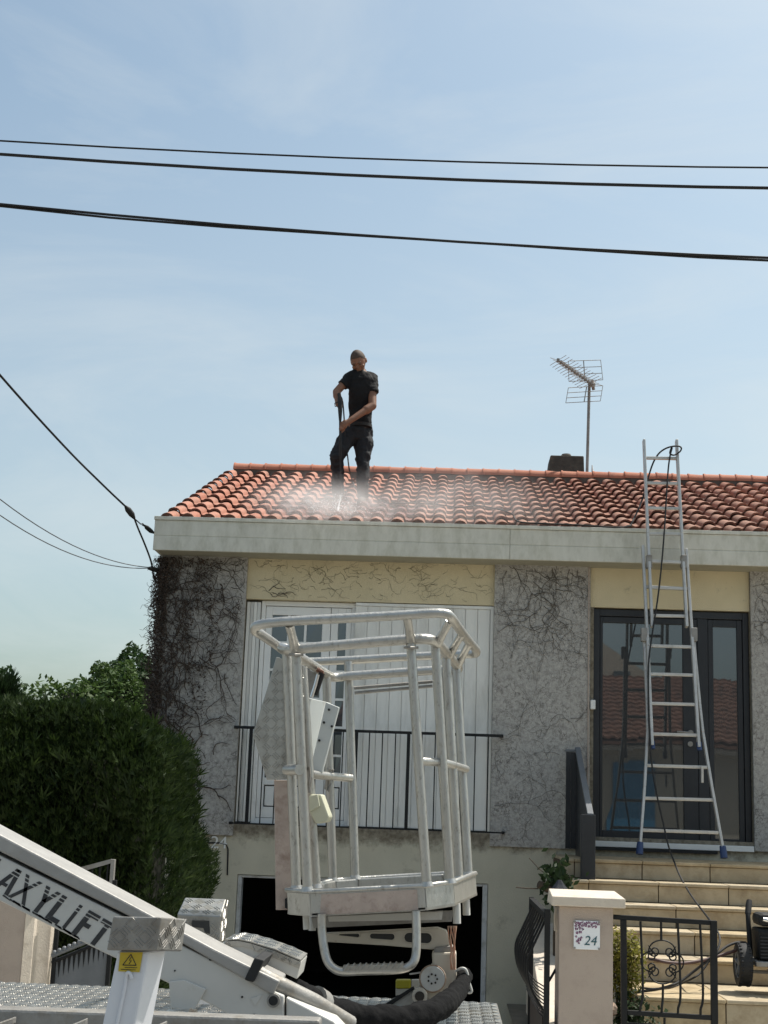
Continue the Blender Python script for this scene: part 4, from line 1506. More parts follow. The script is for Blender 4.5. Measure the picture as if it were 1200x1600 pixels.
nz.inputs['Detail'].default_value = 5
nz.inputs['Distortion'].default_value = .5
gp = n.new('ShaderNodeNewGeometry')
l.new(gp.outputs['Position'], nz.inputs['Vector'])
m2 = n.new('ShaderNodeMapRange')
m2.inputs['From Min'].default_value = .36
m2.inputs['From Max'].default_value = .68
m2.inputs['To Min'].default_value = .12
l.new(nz.outputs['Fac'], m2.inputs['Value'])
oi = n.new('ShaderNodeObjectInfo')
mu = n.new('ShaderNodeMath')
mu.operation = 'MULTIPLY'
l.new(mr.outputs['Result'], mu.inputs[0])
l.new(m2.outputs['Result'], mu.inputs[1])
m3 = n.new('ShaderNodeMath')
m3.operation = 'MULTIPLY'
sp = n.new('ShaderNodeSeparateColor')
l.new(oi.outputs['Color'], sp.inputs[0])
m4 = n.new('ShaderNodeMath')
m4.operation = 'MULTIPLY'
m4.inputs[1].default_value = 10.0
l.new(sp.outputs[0], m4.inputs[0])
l.new(mu.outputs[0], m3.inputs[0])
l.new(m4.outputs[0], m3.inputs[1])
l.new(m3.outputs[0], pv.inputs['Density'])
l.new(pv.outputs[0], o_.inputs['Volume'])
for lab, c, sc_, den in (('dense white spray cloud round the boots of the man', (-0.983, -0.185, 4.382), (.85, .66, .27), .17),
                         ('thin veil of spray drifting right along the eaves', (-0.115, -0.009, 4.486), (1.55, .85, .42), .085),
                         ('thin veil of spray drifting over the tiles left of the man', (-1.393, -0.152, 4.434), (.75, .75, .32), .12)):
    b = MB().ball((0, 0, 0), 1, 1, 1, 20, 14)
    o = b.build('spray_mist', mist)
    o.location = c
    o.scale = sc_
    o.rotation_euler = (SL, 0, 0)
    o.color = (den, den, den, 1)
    tag(o, lab, 'spray', kind='stuff')
dr = MB()
rnd = random.Random(77)
for k in range(520):
    a = rnd.uniform(0, 6.28)
    rr_ = abs(rnd.gauss(0, .20))
    c = jb + V(math.cos(a) * rr_ * 1.3, math.sin(a) * rr_ + .05, 0)
    c.z = 4.2 + (c.y + .3) * .364 + .03 + abs(rnd.gauss(0, .085)) * max(.25, 1 - rr_ * 1.6)
    s = rnd.uniform(.0016, .0045)
    dr.add([c + V(s, 0, 0), c + V(-s, 0, 0), c + V(0, s, 0), c + V(0, -s, 0), c + V(0, 0, s * 1.6), c + V(0, 0, -s)], [(0, 2, 4), (2, 1, 4), (1, 3, 4), (3, 0, 4), (2, 0, 5), (1, 2, 5), (3, 1, 5), (0, 3, 5)])
tag(dr.build('spray_drops', M_water), 'splashing water drops thrown up where the jet hits', 'spray', kind='stuff')

# ================================================================== ladder
lad = thing('ladder', 'three-section aluminium ladder leaning on the eaves in front of the door', 'ladder', (1.75, -1.0, 1.272))


def rail_(pts, w=.024, d_=.058):
    mb = MB()
    P = [Vector(p) for p in pts]
    nn_ = V(0, -.9754, .2206)
    for a, b in zip(P[:-1], P[1:]):
        ax = (b - a).normalized()
        sd_ = ax.cross(nn_).normalized() * w * .5
        dd = nn_ * d_ * .5
        mb.hexa([a - sd_ - dd, a + sd_ - dd, a + sd_ + dd, a - sd_ + dd, b - sd_ - dd, b + sd_ - dd, b + sd_ + dd, b - sd_ + dd])
    return mb.build('rail', M_alu, lad, bevel=.004, fix=True)


def rung_(a, b):
    a, b = Vector(a), Vector(b)
    mb = MB()
    ax = (b - a).normalized()
    nn_ = V(0, -1, 0)
    up_ = V(0, 0, 1)
    for s0, s1, m_ in ((0, 1, 1),):
        mb.hexa([a - nn_ * .016 - up_ * .014, b - nn_ * .016 - up_ * .014, b + nn_ * .016 - up_ * .014, a + nn_ * .016 - up_ * .014,
                 a - nn_ * .016 + up_ * .014, b - nn_ * .016 + up_ * .014, b + nn_ * .016 + up_ * .014, a + nn_ * .016 + up_ * .014])
    return mb.build('rung', M_alu, lad, bevel=.005, fix=True)


# top section
rail_([(1.767, -0.209, 5.088), (1.771, -0.420, 4.152), (1.780, -0.620, 3.272)])
rail_([(2.071, -0.207, 5.095), (2.077, -0.418, 4.161), (2.083, -0.617, 3.281)])
for y_, a, b in ((715, 0, 0),):
    pass
for a, b in (((1.785, -0.250, 4.907), (2.063, -0.249, 4.908)), ((1.782, -0.307, 4.652), (2.070, -0.307, 4.653)), ((1.785, -0.364, 4.403), (2.071, -0.363, 4.405)), ((1.782, -0.420, 4.153), (2.071, -0.420, 4.155)), ((1.785, -0.480, 3.888), (2.076, -0.481, 3.884)), ((1.782, -0.536, 3.640), (2.082, -0.537, 3.636)), ((1.789, -0.596, 3.378), (2.076, -0.595, 3.381))):
    rung_(a, b)
# middle section
rail_([(1.726, -0.410, 4.040), (1.740, -0.622, 3.100), (1.748, -0.820, 2.227)])
rail_([(2.117, -0.414, 4.021), (2.132, -0.620, 3.112), (2.143, -0.821, 2.224)])
for a, b in (((1.736, -0.498, 3.650), (2.117, -0.500, 3.643)), ((1.729, -0.621, 3.106), (2.126, -0.621, 3.106)), ((1.737, -0.678, 2.852), (2.125, -0.678, 2.853)), ((1.744, -0.737, 2.592), (2.134, -0.737, 2.594)), ((1.746, -0.798, 2.326), (2.138, -0.797, 2.328))):
    rung_(a, b)
for a, b in (((1.749, -0.811, 2.265), (1.752, -0.826, 2.200)), ((2.146, -0.811, 2.268), (2.148, -0.825, 2.202))):
    MB().tube([a, b], .022, 10).build('rubber_foot', M_blue, lad, smooth=50)
# lower section, splayed at the bottom
rail_([(1.715, -0.559, 3.220), (1.722, -0.702, 2.589), (1.719, -0.753, 2.366), (1.676, -0.864, 1.874), (1.622, -0.977, 1.373)], .022, .05)
rail_([(2.148, -0.559, 3.222), (2.174, -0.699, 2.604), (2.189, -0.755, 2.354), (2.241, -0.859, 1.894), (2.308, -0.977, 1.372)], .022, .05)
for a, b in (((1.698, -0.822, 2.058), (2.212, -0.822, 2.059)), ((1.667, -0.884, 1.783), (2.251, -0.883, 1.788)), ((1.637, -0.944, 1.519), (2.279, -0.944, 1.521))):
    rung_(a, b)
for a, b in (((1.626, -0.967, 1.420), (1.615, -0.989, 1.322)), ((2.305, -0.968, 1.413), (2.312, -0.990, 1.316))):
    MB().tube([a, lerp(a, b, .5), b], [.026, .030, .030], 10).build('rubber_foot', M_blue, lad, smooth=50)
for c in ((1.710, -0.594, 3.205), (2.149, -0.591, 3.218), (1.774, -0.471, 3.883), (2.084, -0.469, 3.892)):
    c = Vector(c)
    MB().box(c.x - .026, c.x + .026, c.y - .04, c.y + .03, c.z - .06, c.z + .06).build('guide_hook', M_galvd, lad, bevel=.006)
MB().box(*[q for q in ((2.162, -0.856, 1.998)[0] - .01, (2.162, -0.856, 1.998)[0] + .01)], (2.162, -0.856, 1.998)[1] - .02, (2.162, -0.856, 1.998)[1] + .01, (2.162, -0.856, 1.998)[2] - .07, (2.162, -0.856, 1.998)[2] + .07).build('latch', M_alu, lad, bevel=.003)

P = [(1.601, -0.525, 4.198), (1.716, -0.315, 4.436), (1.770, -0.268, 4.600), (1.809, -0.245, 4.746), (1.852, -0.237, 4.872), (1.902, -0.260, 4.954), (1.970, -0.280, 5.000), (2.052, -0.286, 5.019), (2.099, -0.289, 5.007), (2.091, -0.298, 4.967), (2.038, -0.296, 4.930), (1.996, -0.304, 4.939), (2.005, -0.283, 4.987), (2.018, -0.280, 5.001),
     (1.995, -0.308, 4.919), (1.971, -0.342, 4.770), (1.944, -0.397, 4.484), (1.914, -0.468, 4.171), (1.871, -0.551, 3.802), (1.826, -0.619, 3.502), (1.778, -0.668, 3.237), (1.737, -0.717, 2.977), (1.725, -0.760, 2.695), (1.724, -0.803, 2.417), (1.734, -0.877, 2.090), (1.767, -0.937, 1.823), (1.812, -0.990, 1.588), (1.839, -1.080, 1.409), (1.874, -1.120, 1.294), (1.907, -1.300, 1.155), (1.943, -1.620, 1.025), (1.974, -1.950, 0.932), (1.985, -2.300, 0.860), (1.985, -2.500, 0.809), (1.965, -2.600, 0.755), (1.924, -2.700, 0.714), (1.874, -2.800, 0.692)]
tag(MB().tube(smooth_path(P, 5), .0078, 6).build('ladder_hose', M_rubber, None, smooth=60), 'black hose looped over the ladder top and hanging down to the steps', 'hose')

# ================================================================== gate pillar, gates, lantern
pil = thing('gate_pillar', 'beige rendered gate pillar with concrete cap and a number plaque', 'pillar', (.88, -3.95, 0))
MB().box(.714, 1.043, -4.10, -3.78, 0, 1.066).build('shaft', M_pillar, pil, bevel=.006)
MB().hexa([(.664, -4.15, 1.068), (1.113, -4.15, 1.068), (1.113, -3.73, 1.068), (.664, -3.73, 1.068), (.664, -4.15, 1.125), (1.113, -4.15, 1.125), (1.095, -3.73, 1.150), (.674, -3.73, 1.150)]).build('cap', M_cap, pil, bevel=.006)
MB().box(.70, .72, -3.9, -3.84, .90, 1.05).build('hinge_plate', M_cap, pil, bevel=.004)
MB().box(.802, .962, -4.114, -4.102, .815, .985).build('plaque', M_ceramic, pil, bevel=.003)
plq = pil.children[-1]
f = bpy.data.curves.new('tmp_number', 'FONT')
f.body = '24'
f.size = .078
f.shear = .22
f.extrude = .0012
fo = bpy.data.objects.new('tmp_number', f)
COL.objects.link(fo)
dg = bpy.context.evaluated_depsgraph_get()
me = bpy.data.meshes.new_from_object(fo.evaluated_get(dg))
bpy.data.objects.remove(fo)


def put_text(me, name, m, parent, loc, thick=False):
    me2 = me.copy()
    me2.materials.clear()
    me2.materials.append(m)
    o = bpy.data.objects.new(name, me2)
    COL.objects.link(o)
    o.parent = parent
    o.rotation_euler = (R(90), 0, 0)
    o.location = Vector(loc) - (parent.matrix_basis.translation if parent.parent is None else Vector((0, 0, 0)))
    return o


put_text(me, 'number', M_ink, plq, (.862, -4.1155, .842))
fl = MB()
rnd = random.Random(9)
spots = [(.812 + .014 * k, .972 + rnd.uniform(-.006, .006), .010) for k in range(11)] + [(.815 + .020 * k, .955 + rnd.uniform(-.004, .004), .011) for k in range(7)]
spots += [(.818, .935, .012), (.838, .94, .011), (.856, .935, .010), (.822, .912, .011), (.842, .917, .012), (.816, .89, .008), (.836, .872, .015), (.822, .862, .009), (.848, .885, .009), (.834, .852, .008)]
for x, z, r in spots:
    for k in range(5):
        a = 6.283 * k / 5 + rnd.random()
        cx, cz = x + math.cos(a) * r * .5, z + math.sin(a) * r * .5
        if .806 < cx < .958 and .82 < cz < .981:
            fl.cyl((cx, -4.1165, cz), (cx, -4.1135, cz), r * .36, 7)
tag(fl.build('flower_print', M_purple, plq), kind='stuff')
for x in (.808, .956):
    for z in (.822, .978):
        MB().cyl((x, -4.119, z), (x, -4.113, z), .007, 8).build('screw', M_galvd, plq)

gate = thing('garden_gate', 'small black wrought iron garden gate with scrolls right of the pillar', 'gate', (1.35, -4.05, .1))
GY = -4.05


def gbar(a, b, w, name):
    (x0, z0), (x1, z1) = a, b
    if abs(x1 - x0) > abs(z1 - z0):
        mb = MB().hexa([(x0, GY - w, z0 - w), (x1, GY - w, z1 - w), (x1, GY + w, z1 - w), (x0, GY + w, z0 - w), (x0, GY - w, z0 + w), (x1, GY - w, z1 + w), (x1, GY + w, z1 + w), (x0, GY + w, z0 + w)])
    else:
        mb = MB().hexa([(x0 - w, GY - w, z0), (x0 + w, GY - w, z0), (x0 + w, GY + w, z0), (x0 - w, GY + w, z0), (x1 - w, GY - w, z1), (x1 + w, GY - w, z1), (x1 + w, GY + w, z1), (x1 - w, GY + w, z1)])
    return mb.build(name, M_black, gate, bevel=.003)


def gp_(px_, pz_):                                     # gate drawing units (hundredths of its width) to metres
    return (1.098 + .567 * px_ / 100, .02 + pz_ / 100)


gbar((1.05, 1.010), (1.66, .998), .0145, 'top_rail')
gbar((1.118, .03), (1.112, .995), .018, 'stile')
gbar((1.660, .03), (1.662, 1.012), .020, 'stile')
gbar((1.135, .452), (1.642, .442), .014, 'middle_rail')
for x, bow in ((1.228, 1), (1.456, 1), (1.592, .9)):
    P = [(x - .012, GY, .99), (x - .002, GY, .75), (x + .002, GY, .60), (x - .004, GY - .015 * bow, .53), (x - .016, GY - .018 * bow, .49), (x - .014, GY, .455)]
    MB().tube(smooth_path(P, 4), .0075, 6).build('bar', M_black, gate)
MB().tube([(1.342, GY, .99), (1.343, GY, .885)], .0075, 6).build('bar', M_black, gate)
MB().tube(smooth_path([(1.352, GY, .622), (1.350, GY, .54), (1.342, GY - .015, .49), (1.344, GY, .455)], 4), .0075, 6).build('bar', M_black, gate)
MB().tube([(1.36, GY, .43), (1.36, GY, .36)], .0075, 6).build('bar', M_black, gate)
MB().box(1.15, 1.638, GY - .006, GY + .006, .06, .375).build('lower_panel', M_black, gate)
gbar((1.137, .385), (1.641, .375), .010, 'panel_rail')
# scrolls: an upper and a lower arch and two side arches, all ending in spirals
cx, cz = 1.348, .755


def spiral(c, r, a0, turns, sgn, k=22):
    out = []
    for i in range(k + 1):
        t = i / k
        a = a0 + sgn * turns * 2 * math.pi * t
        rr_ = r * (1 - .68 * t)
        out.append((c[0] + rr_ * math.cos(a), GY, c[1] + rr_ * math.sin(a)))
    return out


def scroll(pts):
    MB().tube(pts, .0046, 6).build('scroll', M_black, gate)


for sy in (1, -1):
    # arch over the top (or under the bottom) with inward spirals
    arch = [(cx + .082 * math.cos(R(a)), GY, cz + sy * (.062 + .066 * math.sin(R(a)))) for a in range(180, -1, -12)]
    lft = [(p[0], p[1], 2 * cz - p[2] if False else p[2]) for p in spiral((cx - .046, cz + sy * .062), .036, R(180), 1.25, 1 if sy < 0 else -1)] if False else None
    s1 = spiral((cx - .047, cz + sy * .062), .035, math.pi, 1.15, 1 * sy)
    s2 = spiral((cx + .047, cz + sy * .062), .035, 0, 1.15, -1 * sy)
    scroll(list(reversed(s1)) + arch[1:-1] + s2)
for sx2 in (-1, 1):
    arch = [(cx + sx2 * (.055 + .075 * math.cos(R(a))), GY, cz + .062 * math.sin(R(a))) for a in range(90, -91, -12)]
    s1 = spiral((cx + sx2 * .068, cz + .033), .030, math.pi / 2, 1.15, 1 if sx2 > 0 else -1)
    s2 = spiral((cx + sx2 * .068, cz - .033), .030, -math.pi / 2, 1.15, -1 if sx2 > 0 else 1)
    scroll(list(reversed(s1)) + arch[1:-1] + s2)
    for sz in (-1, 1):
        MB().tube([(cx + sx2 * .055, GY, cz + sz * .05), (cx + sx2 * .085, GY, cz + sz * .095)], [.007, .0025], 5).build('leaf_tip', M_black, gate)

leaf = thing('driveway_gate', 'open black driveway gate leaf with bowed bars seen almost edge on', 'gate', (.64, -4.0, .1))
ya, yb2 = -4.05, -2.75
MB().hexa([(.625, ya, .985), (.665, ya, .985), (.645, yb2, 1.0), (.605, yb2, 1.0), (.625, ya, 1.02), (.665, ya, 1.02), (.645, yb2, 1.035), (.605, yb2, 1.035)]).build('top_rail', M_black, leaf, bevel=.003)
MB().box(.628, .662, ya - .02, ya + .02, .02, 1.04).build('stile', M_black, leaf, bevel=.003)
MB().box(.606, .640, yb2 - .02, yb2 + .02, .02, 1.04).build('stile', M_black, leaf, bevel=.003)
for k in range(8):
    t = (k + .5) / 8
    y = ya + (yb2 - ya) * t
    x = .645 - .02 * t
    P = [(x, y, 1.0), (x - .02, y, .94), (x - .075, y, .82), (x - .115, y, .72), (x - .105, y, .60), (x - .06, y, .50), (x - .012, y, .43), (x, y, .38)]
    MB().tube(smooth_path(P, 4), .0075, 6).build('bar', M_black, leaf)
for k in range(10):
    z = .60 - .021 * k
    w = .105 * math.sin(math.pi * min(1, (z - .30) / .72) * .5 + .2)
    MB().tube([(.645, ya + .05, z - .03), (.645 - w * .8, ya + .12, z), (.63 - w, ya + .35, z + .03), (.625 - w, yb2 - .3, z + .04)], .004, 5).build('belly_wire', M_black, leaf)
MB().box(.62, .65, ya + .02, yb2 - .02, .05, .40).build('lower_panel', mat('rust_dark_panel', (.035, .022, .02), (.02, .016, .016), 6, .6), leaf)
MB().tube(smooth_path([(.655, -4.0, .60), (.69, -3.9, .635), (.72, -3.8, .665)], 4), .008, 6).build('latch_arm', M_black, leaf)

lan = thing('garden_lantern', 'dark grey garden lantern on a thin post behind the pillar cap', 'lantern', (.80, -3.0, .02))
MB().tube([(.80, -3.0, .02), (.80, -3.0, 0.98)], .02, 8).build('post', M_frame, lan)
MB().tube([(.80, -3.0, .98), (.80, -3.0, 1.01), (.80, -3.0, 1.08), (.80, -3.0, 1.10)], [.04, .042, .060, .062], 6).build('glass', M_lampglass, lan)
MB().tube([(.80, -3.0, 1.10), (.80, -3.0, 1.108), (.80, -3.0, 1.145), (.80, -3.0, 1.175)], [.066, .064, .034, .014], 6).build('hood', M_frame, lan)
for k in range(6):
    a = 2 * math.pi * k / 6
    MB().tube([(.80 + .043 * math.cos(a), -3.0 + .043 * math.sin(a), 1.0), (.80 + .063 * math.cos(a), -3.0 + .063 * math.sin(a), 1.10)], .005, 4).build('lantern_bar', M_frame, lan)

# left-hand gate and pillar behind the boom
lp = thing('gate_pillar', 'broad beige rendered gate pillar with pale edge mouldings behind the boom', 'pillar', (-2.6, -4.2, 0))
MB().box(-3.4, -2.545, -4.3, -3.95, 0, 1.12).build('shaft', M_pillar, lp, bevel=.006)
MB().hexa([(-2.545, -4.305, 0), (-2.50, -4.26, 0), (-2.50, -4.0, 0), (-2.545, -4.0, 0), (-2.545, -4.305, 1.12), (-2.50, -4.26, 1.12), (-2.50, -4.0, 1.12), (-2.545, -4.0, 1.12)]).build('edge_moulding', M_cap, lp)
MB().hexa([(-2.50, -4.20, 0), (-2.43, -4.13, 0), (-2.43, -4.0, 0), (-2.50, -4.0, 0), (-2.50, -4.20, 1.12), (-2.43, -4.13, 1.12), (-2.43, -4.0, 1.12), (-2.50, -4.0, 1.12)]).build('edge_moulding', M_cap, lp)
MB().box(-3.45, -2.40, -4.36, -3.90, 1.122, 1.165).build('cap', M_cap, lp, bevel=.006)
lg = thing('driveway_gate', 'grey metal driveway gate with studded diagonal top rail beside the broad pillar', 'gate', (-2.2, -4.2, .1))
gy = -4.15
MB().box(-2.40, -2.375, gy - .015, gy + .02, .05, 1.0).build('stile', M_black, lg, bevel=.003)
MB().box(-2.06, -2.035, gy - .015, gy + .02, .05, 1.12).build('stile', M_black, lg, bevel=.003)
MB().hexa([(-2.375, gy, .10), (-2.06, gy, .10), (-2.06, gy + .008, .10), (-2.375, gy + .008, .10), (-2.375, gy, .64), (-2.06, gy, .78), (-2.06, gy + .008, .78), (-2.375, gy + .008, .64)]).build('lower_panel', M_greygate, lg)
MB().tube([(-2.40, gy - .02, .655), (-2.04, gy - .02, .815)], .014, 8).build('diagonal_rail', M_greygate, lg)
MB().tube([(-2.40, gy - .012, .615), (-2.04, gy - .012, .775)], .009, 8).build('diagonal_rail', M_black, lg)
for k in range(12):
    t = (k + .5) / 12
    x, z = -2.40 + .36 * t, .668 + .16 * t
    MB().ball((x, gy - .022, z), .016, .016, .016, 8, 6).build('stud', M_greygate, lg, smooth=60)
    MB().add([(x - .011, gy - .004, z - .055), (x + .011, gy - .004, z - .05), (x + .001, gy - .004, z - .165)], [(0, 1, 2)]).build('spike', M_black, lg)
for k in range(4):
    P = smooth_path([(-2.2 + .035 * k, gy, .80 + .01 * k), (-2.155 + .035 * k, gy, .95), (-2.165 + .03 * k, gy, 1.10)], 5)
    MB().tube(P, .004, 5).build('curved_bar', M_black, lg)
ga = thing('metal_arch', 'grey flat metal frame corner showing over the boom before the hedge', 'frame', (-2.1, -3.9, 0))
MB().box(-2.135, -2.11, -3.92, -3.88, .1, 1.235).build('upright', M_galvd, ga, bevel=.003)
MB().hexa([(-2.375, -3.92, 1.135), (-2.135, -3.92, 1.21), (-2.135, -3.88, 1.21), (-2.375, -3.88, 1.135), (-2.375, -3.92, 1.165), (-2.135, -3.92, 1.237), (-2.135, -3.88, 1.237), (-2.375, -3.88, 1.165)]).build('top_bar', M_galvd, ga)
for k in range(3):
    x = -2.155 - .05 * k
    MB().box(x - .005, x + .005, -3.905, -3.895, .2, 1.2 - .015 * k).build('bar', M_black, ga)

# ================================================================== pressure washer on the lowest step
pw = thing('pressure_washer', 'black petrol pressure washer on wheels standing on the lowest stone step', 'pressure washer', (2.05, -2.85, .468))


def wheel(c, r, w):
    c = Vector(c)
    prof_ = [(r * .62, -w * .40), (r * .80, -w * .5), (r * .97, -w * .44), (r, -w * .2), (r, w * .2), (r * .97, w * .44), (r * .80, w * .5), (r * .62, w * .40)]
    n_ = 28
    mb = MB()
    for k in range(n_):
        a = 2 * math.pi * k / n_
        for rr_, x in prof_:
            mb.v.append((c.x + x, c.y + rr_ * math.cos(a), c.z + rr_ * math.sin(a)))
    m_ = len(prof_)
    for k in range(n_):
        for i in range(m_):
            q, j = (k + 1) % n_, (i + 1) % m_
            mb.f.append((k * m_ + i, k * m_ + j, q * m_ + j, q * m_ + i))
    for k in range(n_):
        a = 2 * math.pi * k / n_
        for s in (-1, 1):
            p = c + V(s * w * .30, math.cos(a) * r * .99, math.sin(a) * r * .99)
            mb.ball(p, w * .14, r * .05, r * .05, 5, 4)
    wh = mb.build('wheel', M_rubber, pw, smooth=50)
    rm = MB().cyl(c - V(w * .2, 0, 0), c + V(w * .2, 0, 0), r * .16, 14)
    for k in range(5):
        a = 2 * math.pi * k / 5 + .3
        rm.tube([c + V(-.02, 0, 0), c + V(-.03, math.cos(a) * r * .64, math.sin(a) * r * .64)], [r * .11, r * .085], 6)
    rm.tube([c + V(-w * .34, math.cos(2 * math.pi * k / 24) * r * .63, math.sin(2 * math.pi * k / 24) * r * .63) for k in range(24)], r * .045, 6, closed=True)
    rm.build('rim', M_greygate, wh, smooth=50)


wheel((2.069, -2.900, 0.654), .142, .095)
wheel((2.52, -2.9, .61), .142, .095)
wx = (2.069, -2.900, 0.654)[0]
MB().cyl((wx, -2.9, .61), (2.52, -2.9, .61), .012, 8).build('axle', M_galvd, pw)
fr_ = MB()
for x in (wx + .06, 2.44):
    fr_.tube(smooth_path([(x - .03, -2.86, .55), (x, -2.86, .66), (x - .005, -2.84, .90), (x + .0, -2.80, 1.0), (x + .02, -2.76, 1.055)], 4), .017, 8)
fr_.build('frame_tube', M_black, pw, smooth=60)
MB().tube([(wx + .058, -2.805, .985), (wx + .073, -2.77, 1.045), (wx + .08, -2.755, 1.075)], [.021, .023, .019], 8).build('grip', M_rubber, pw, smooth=60)
MB().hexa([(wx + .06, -3.05, .655), (2.46, -3.05, .655), (2.46, -2.7, .655), (wx + .06, -2.7, .655), (wx + .06, -3.05, .69), (2.46, -3.05, .69), (2.46, -2.7, .69), (wx + .06, -2.7, .69)]).build('base_plate', M_galvd, pw, bevel=.006)
en = MB().box(wx + .09, 2.40, -3.0, -2.74, .69, .90)
en.build('engine_block', M_black, pw, bevel=.02)
en = MB()
for k in range(7):
    en.box(wx + .10, wx + .20, -3.012, -2.80, .71 + .022 * k, .718 + .022 * k)
en.build('cooling_fins', M_frame, pw)
MB().box(wx + .10, 2.38, -2.98, -2.72, .915, 1.0).build('fuel_tank', M_rubber, pw, bevel=.03)
MB().tube([(wx + .12, -3.005, .965), (wx + .20, -3.01, .95)], [.016, .018], 10).build('chrome_cap', M_silver, pw, smooth=50)
MB().cyl((wx + .16, -3.06, .66), (wx + .16, -3.02, .66), .022, 12).build('drain_cap', M_silver, pw, smooth=50)
for x, z in ((.245, .93), (.255, .87), (.26, .825), (.235, .79), (.27, .90), (.215, .86)):
    MB().cyl((wx + x, -3.03, z), (wx + x, -2.99, z), .009, 8).build('bolt', M_silver, pw, smooth=50)
MB().cyl((wx + .30, -3.05, .80), (wx + .30, -2.98, .80), .085, 20).build('recoil_cover', M_black, pw, smooth=50)
MB().tube([(wx + .16, -3.0, .65), (wx + .22, -3.02, .56), (wx + .24, -3.03, .475)], [.025, .02, .022], 8).build('stand_leg', M_galvd, pw, smooth=50)
MB().box(wx + .10, wx + .21, -2.99, -2.93, .69, .85).build('air_filter', M_frame, pw, bevel=.012)
for nm, lab, m_, r, P in (
        ('washer_hose', 'dark hose arching up from behind the wheel of the pressure washer', M_rubber, .0095, [(2.099, -2.850, 0.795), (2.024, -2.900, 0.796), (1.948, -2.950, 0.772), (1.882, -3.000, 0.732), (1.821, -3.000, 0.688), (1.720, -3.000, 0.608), (1.604, -3.050, 0.534), (1.460, -3.150, 0.498), (1.344, -3.155, 0.478), (1.255, -3.255, 0.478)]),
        ('washer_hose', 'reddish brown hose running straight from the washer past the gate scrolls', M_hosered, .0115, [(2.023, -2.900, 0.745), (1.917, -2.950, 0.716), (1.786, -3.000, 0.682), (1.648, -3.050, 0.661), (1.532, -3.100, 0.665), (1.446, -3.100, 0.678), (1.404, -3.000, 0.675)]),
        ('washer_hose', 'thin hose sagging low from the washer onto the stone platform', M_rubber, .007, [(1.891, -2.900, 0.719), (1.838, -2.900, 0.666), (1.772, -2.950, 0.593), (1.703, -2.969, 0.550), (1.678, -2.636, 0.478), (1.570, -2.844, 0.476), (1.444, -2.961, 0.476), (1.363, -2.916, 0.476)])):
    tag(MB().tube(smooth_path(P, 5), r, 7).build(nm, m_, None, smooth=60), lab, 'hose')

# ================================================================== aerial work platform in the street
lift = thing('aerial_lift', 'white trailer aerial lift with aluminium basket parked before the house', 'aerial lift', (-.7, -8.2, 0))
BY = -8.55                                            # near face of the boom
bp = [(-2.572, -8.550, 2.003), (-1.437, -8.550, 1.482), (-0.972, -8.550, 1.270), (-0.719, -8.550, 1.154), (-0.507, -8.550, 1.066), (-0.527, -8.550, 1.021), (-0.870, -8.550, 1.191), (-1.001, -8.550, 1.245), (-1.432, -8.550, 1.428), (-2.563, -8.550, 1.942)]
bp = [V(p[0], BY, p[2]) for p in bp]
boom = MB().prism(bp, (0, .20, 0)).build('boom_beam', M_beam, lift, bevel=.006, fix=True)
wb = [(-2.561, -8.550, 1.925), (-1.430, -8.550, 1.414), (-1.001, -8.550, 1.233), (-0.870, -8.550, 1.179), (-0.493, -8.550, 1.020), (-0.485, -8.550, 0.863), (-0.651, -8.550, 0.856), (-0.673, -8.550, 0.962), (-0.781, -8.550, 1.011), (-0.915, -8.550, 1.067), (-1.075, -8.550, 1.129), (-1.417, -8.550, 1.272), (-2.538, -8.550, 1.761)]
wb = [V(p[0], BY + .012, p[2]) for p in wb]
box_ = MB().prism(wb, (0, .17, 0)).build('boom_box', M_lift, lift, bevel=.005, fix=True)
w2 = [(-0.486, -8.550, 1.017), (-0.335, -8.550, 0.951), (-0.252, -8.550, 0.873), (-0.479, -8.550, 0.863)]
MB().prism([V(p[0], BY + .018, p[2]) for p in w2], (0, .15, 0)).build('boom_end_plate', M_lift, lift, bevel=.005, fix=True)
sl_ = [(-2.563, -8.550, 1.940), (-0.870, -8.550, 1.193), (-0.869, -8.550, 1.177), (-2.561, -8.550, 1.923)]
MB().prism([V(p[0], BY + .03, p[2]) for p in sl_], (0, .12, 0)).build('slide_strip', M_rubber, lift)
MB().tube([(-0.597, -8.520, 1.090), (-0.526, -8.500, 1.052), (-0.409, -8.420, 0.991), (-0.292, -8.320, 0.915)], [.026, .029, .028, .026], 12).build('conduit_tube', M_galvd, lift, smooth=60)

# lettering: strokes in a slanted frame, cut through by two thin stripes near the top
e_ = V(.889, .459)
h_ = V(24.5, -33.0)
LET = {'A': ([((0, 0), (.50, 1)), ((.86, 0), (.58, 1)), ], [((.24, .70), .24, .36)], .27), 'X': ([((0, 0), (.78, 1)), ((.80, 0), (.02, 1))], [], .2),
       'Y': ([((.34, 0), (.34, .5)), ((.34, .45), (.0, 1)), ((.34, .45), (.74, 1))], [], .27), 'L': ([((0, 0), (0, 1))], [((.0, .72), 0, .17)], .27),
       'I': ([((0, 0), (0, 1))], [], .27), 'F': ([((0, 0), (0, 1))], [((0, .68), .80, 1.0), ((0, .56), .40, .56)], .27), 'T': ([((.22, 0), (.22, 1))], [((-.06, .66), .82, 1.0)], .27)}
F_PX = 2219.0


def boom_pt(px_, py_, dy):
    """the lettering is laid out on the boom's own face: pixels of the decal sheet to metres along the boom"""
    s = .002138
    ox, oz = DEC
    return (ox + (px_ * .9993 + py_ * .0) * s, BY + .012 - dy, oz - (py_ * 1.0 - px_ * .03) * s)


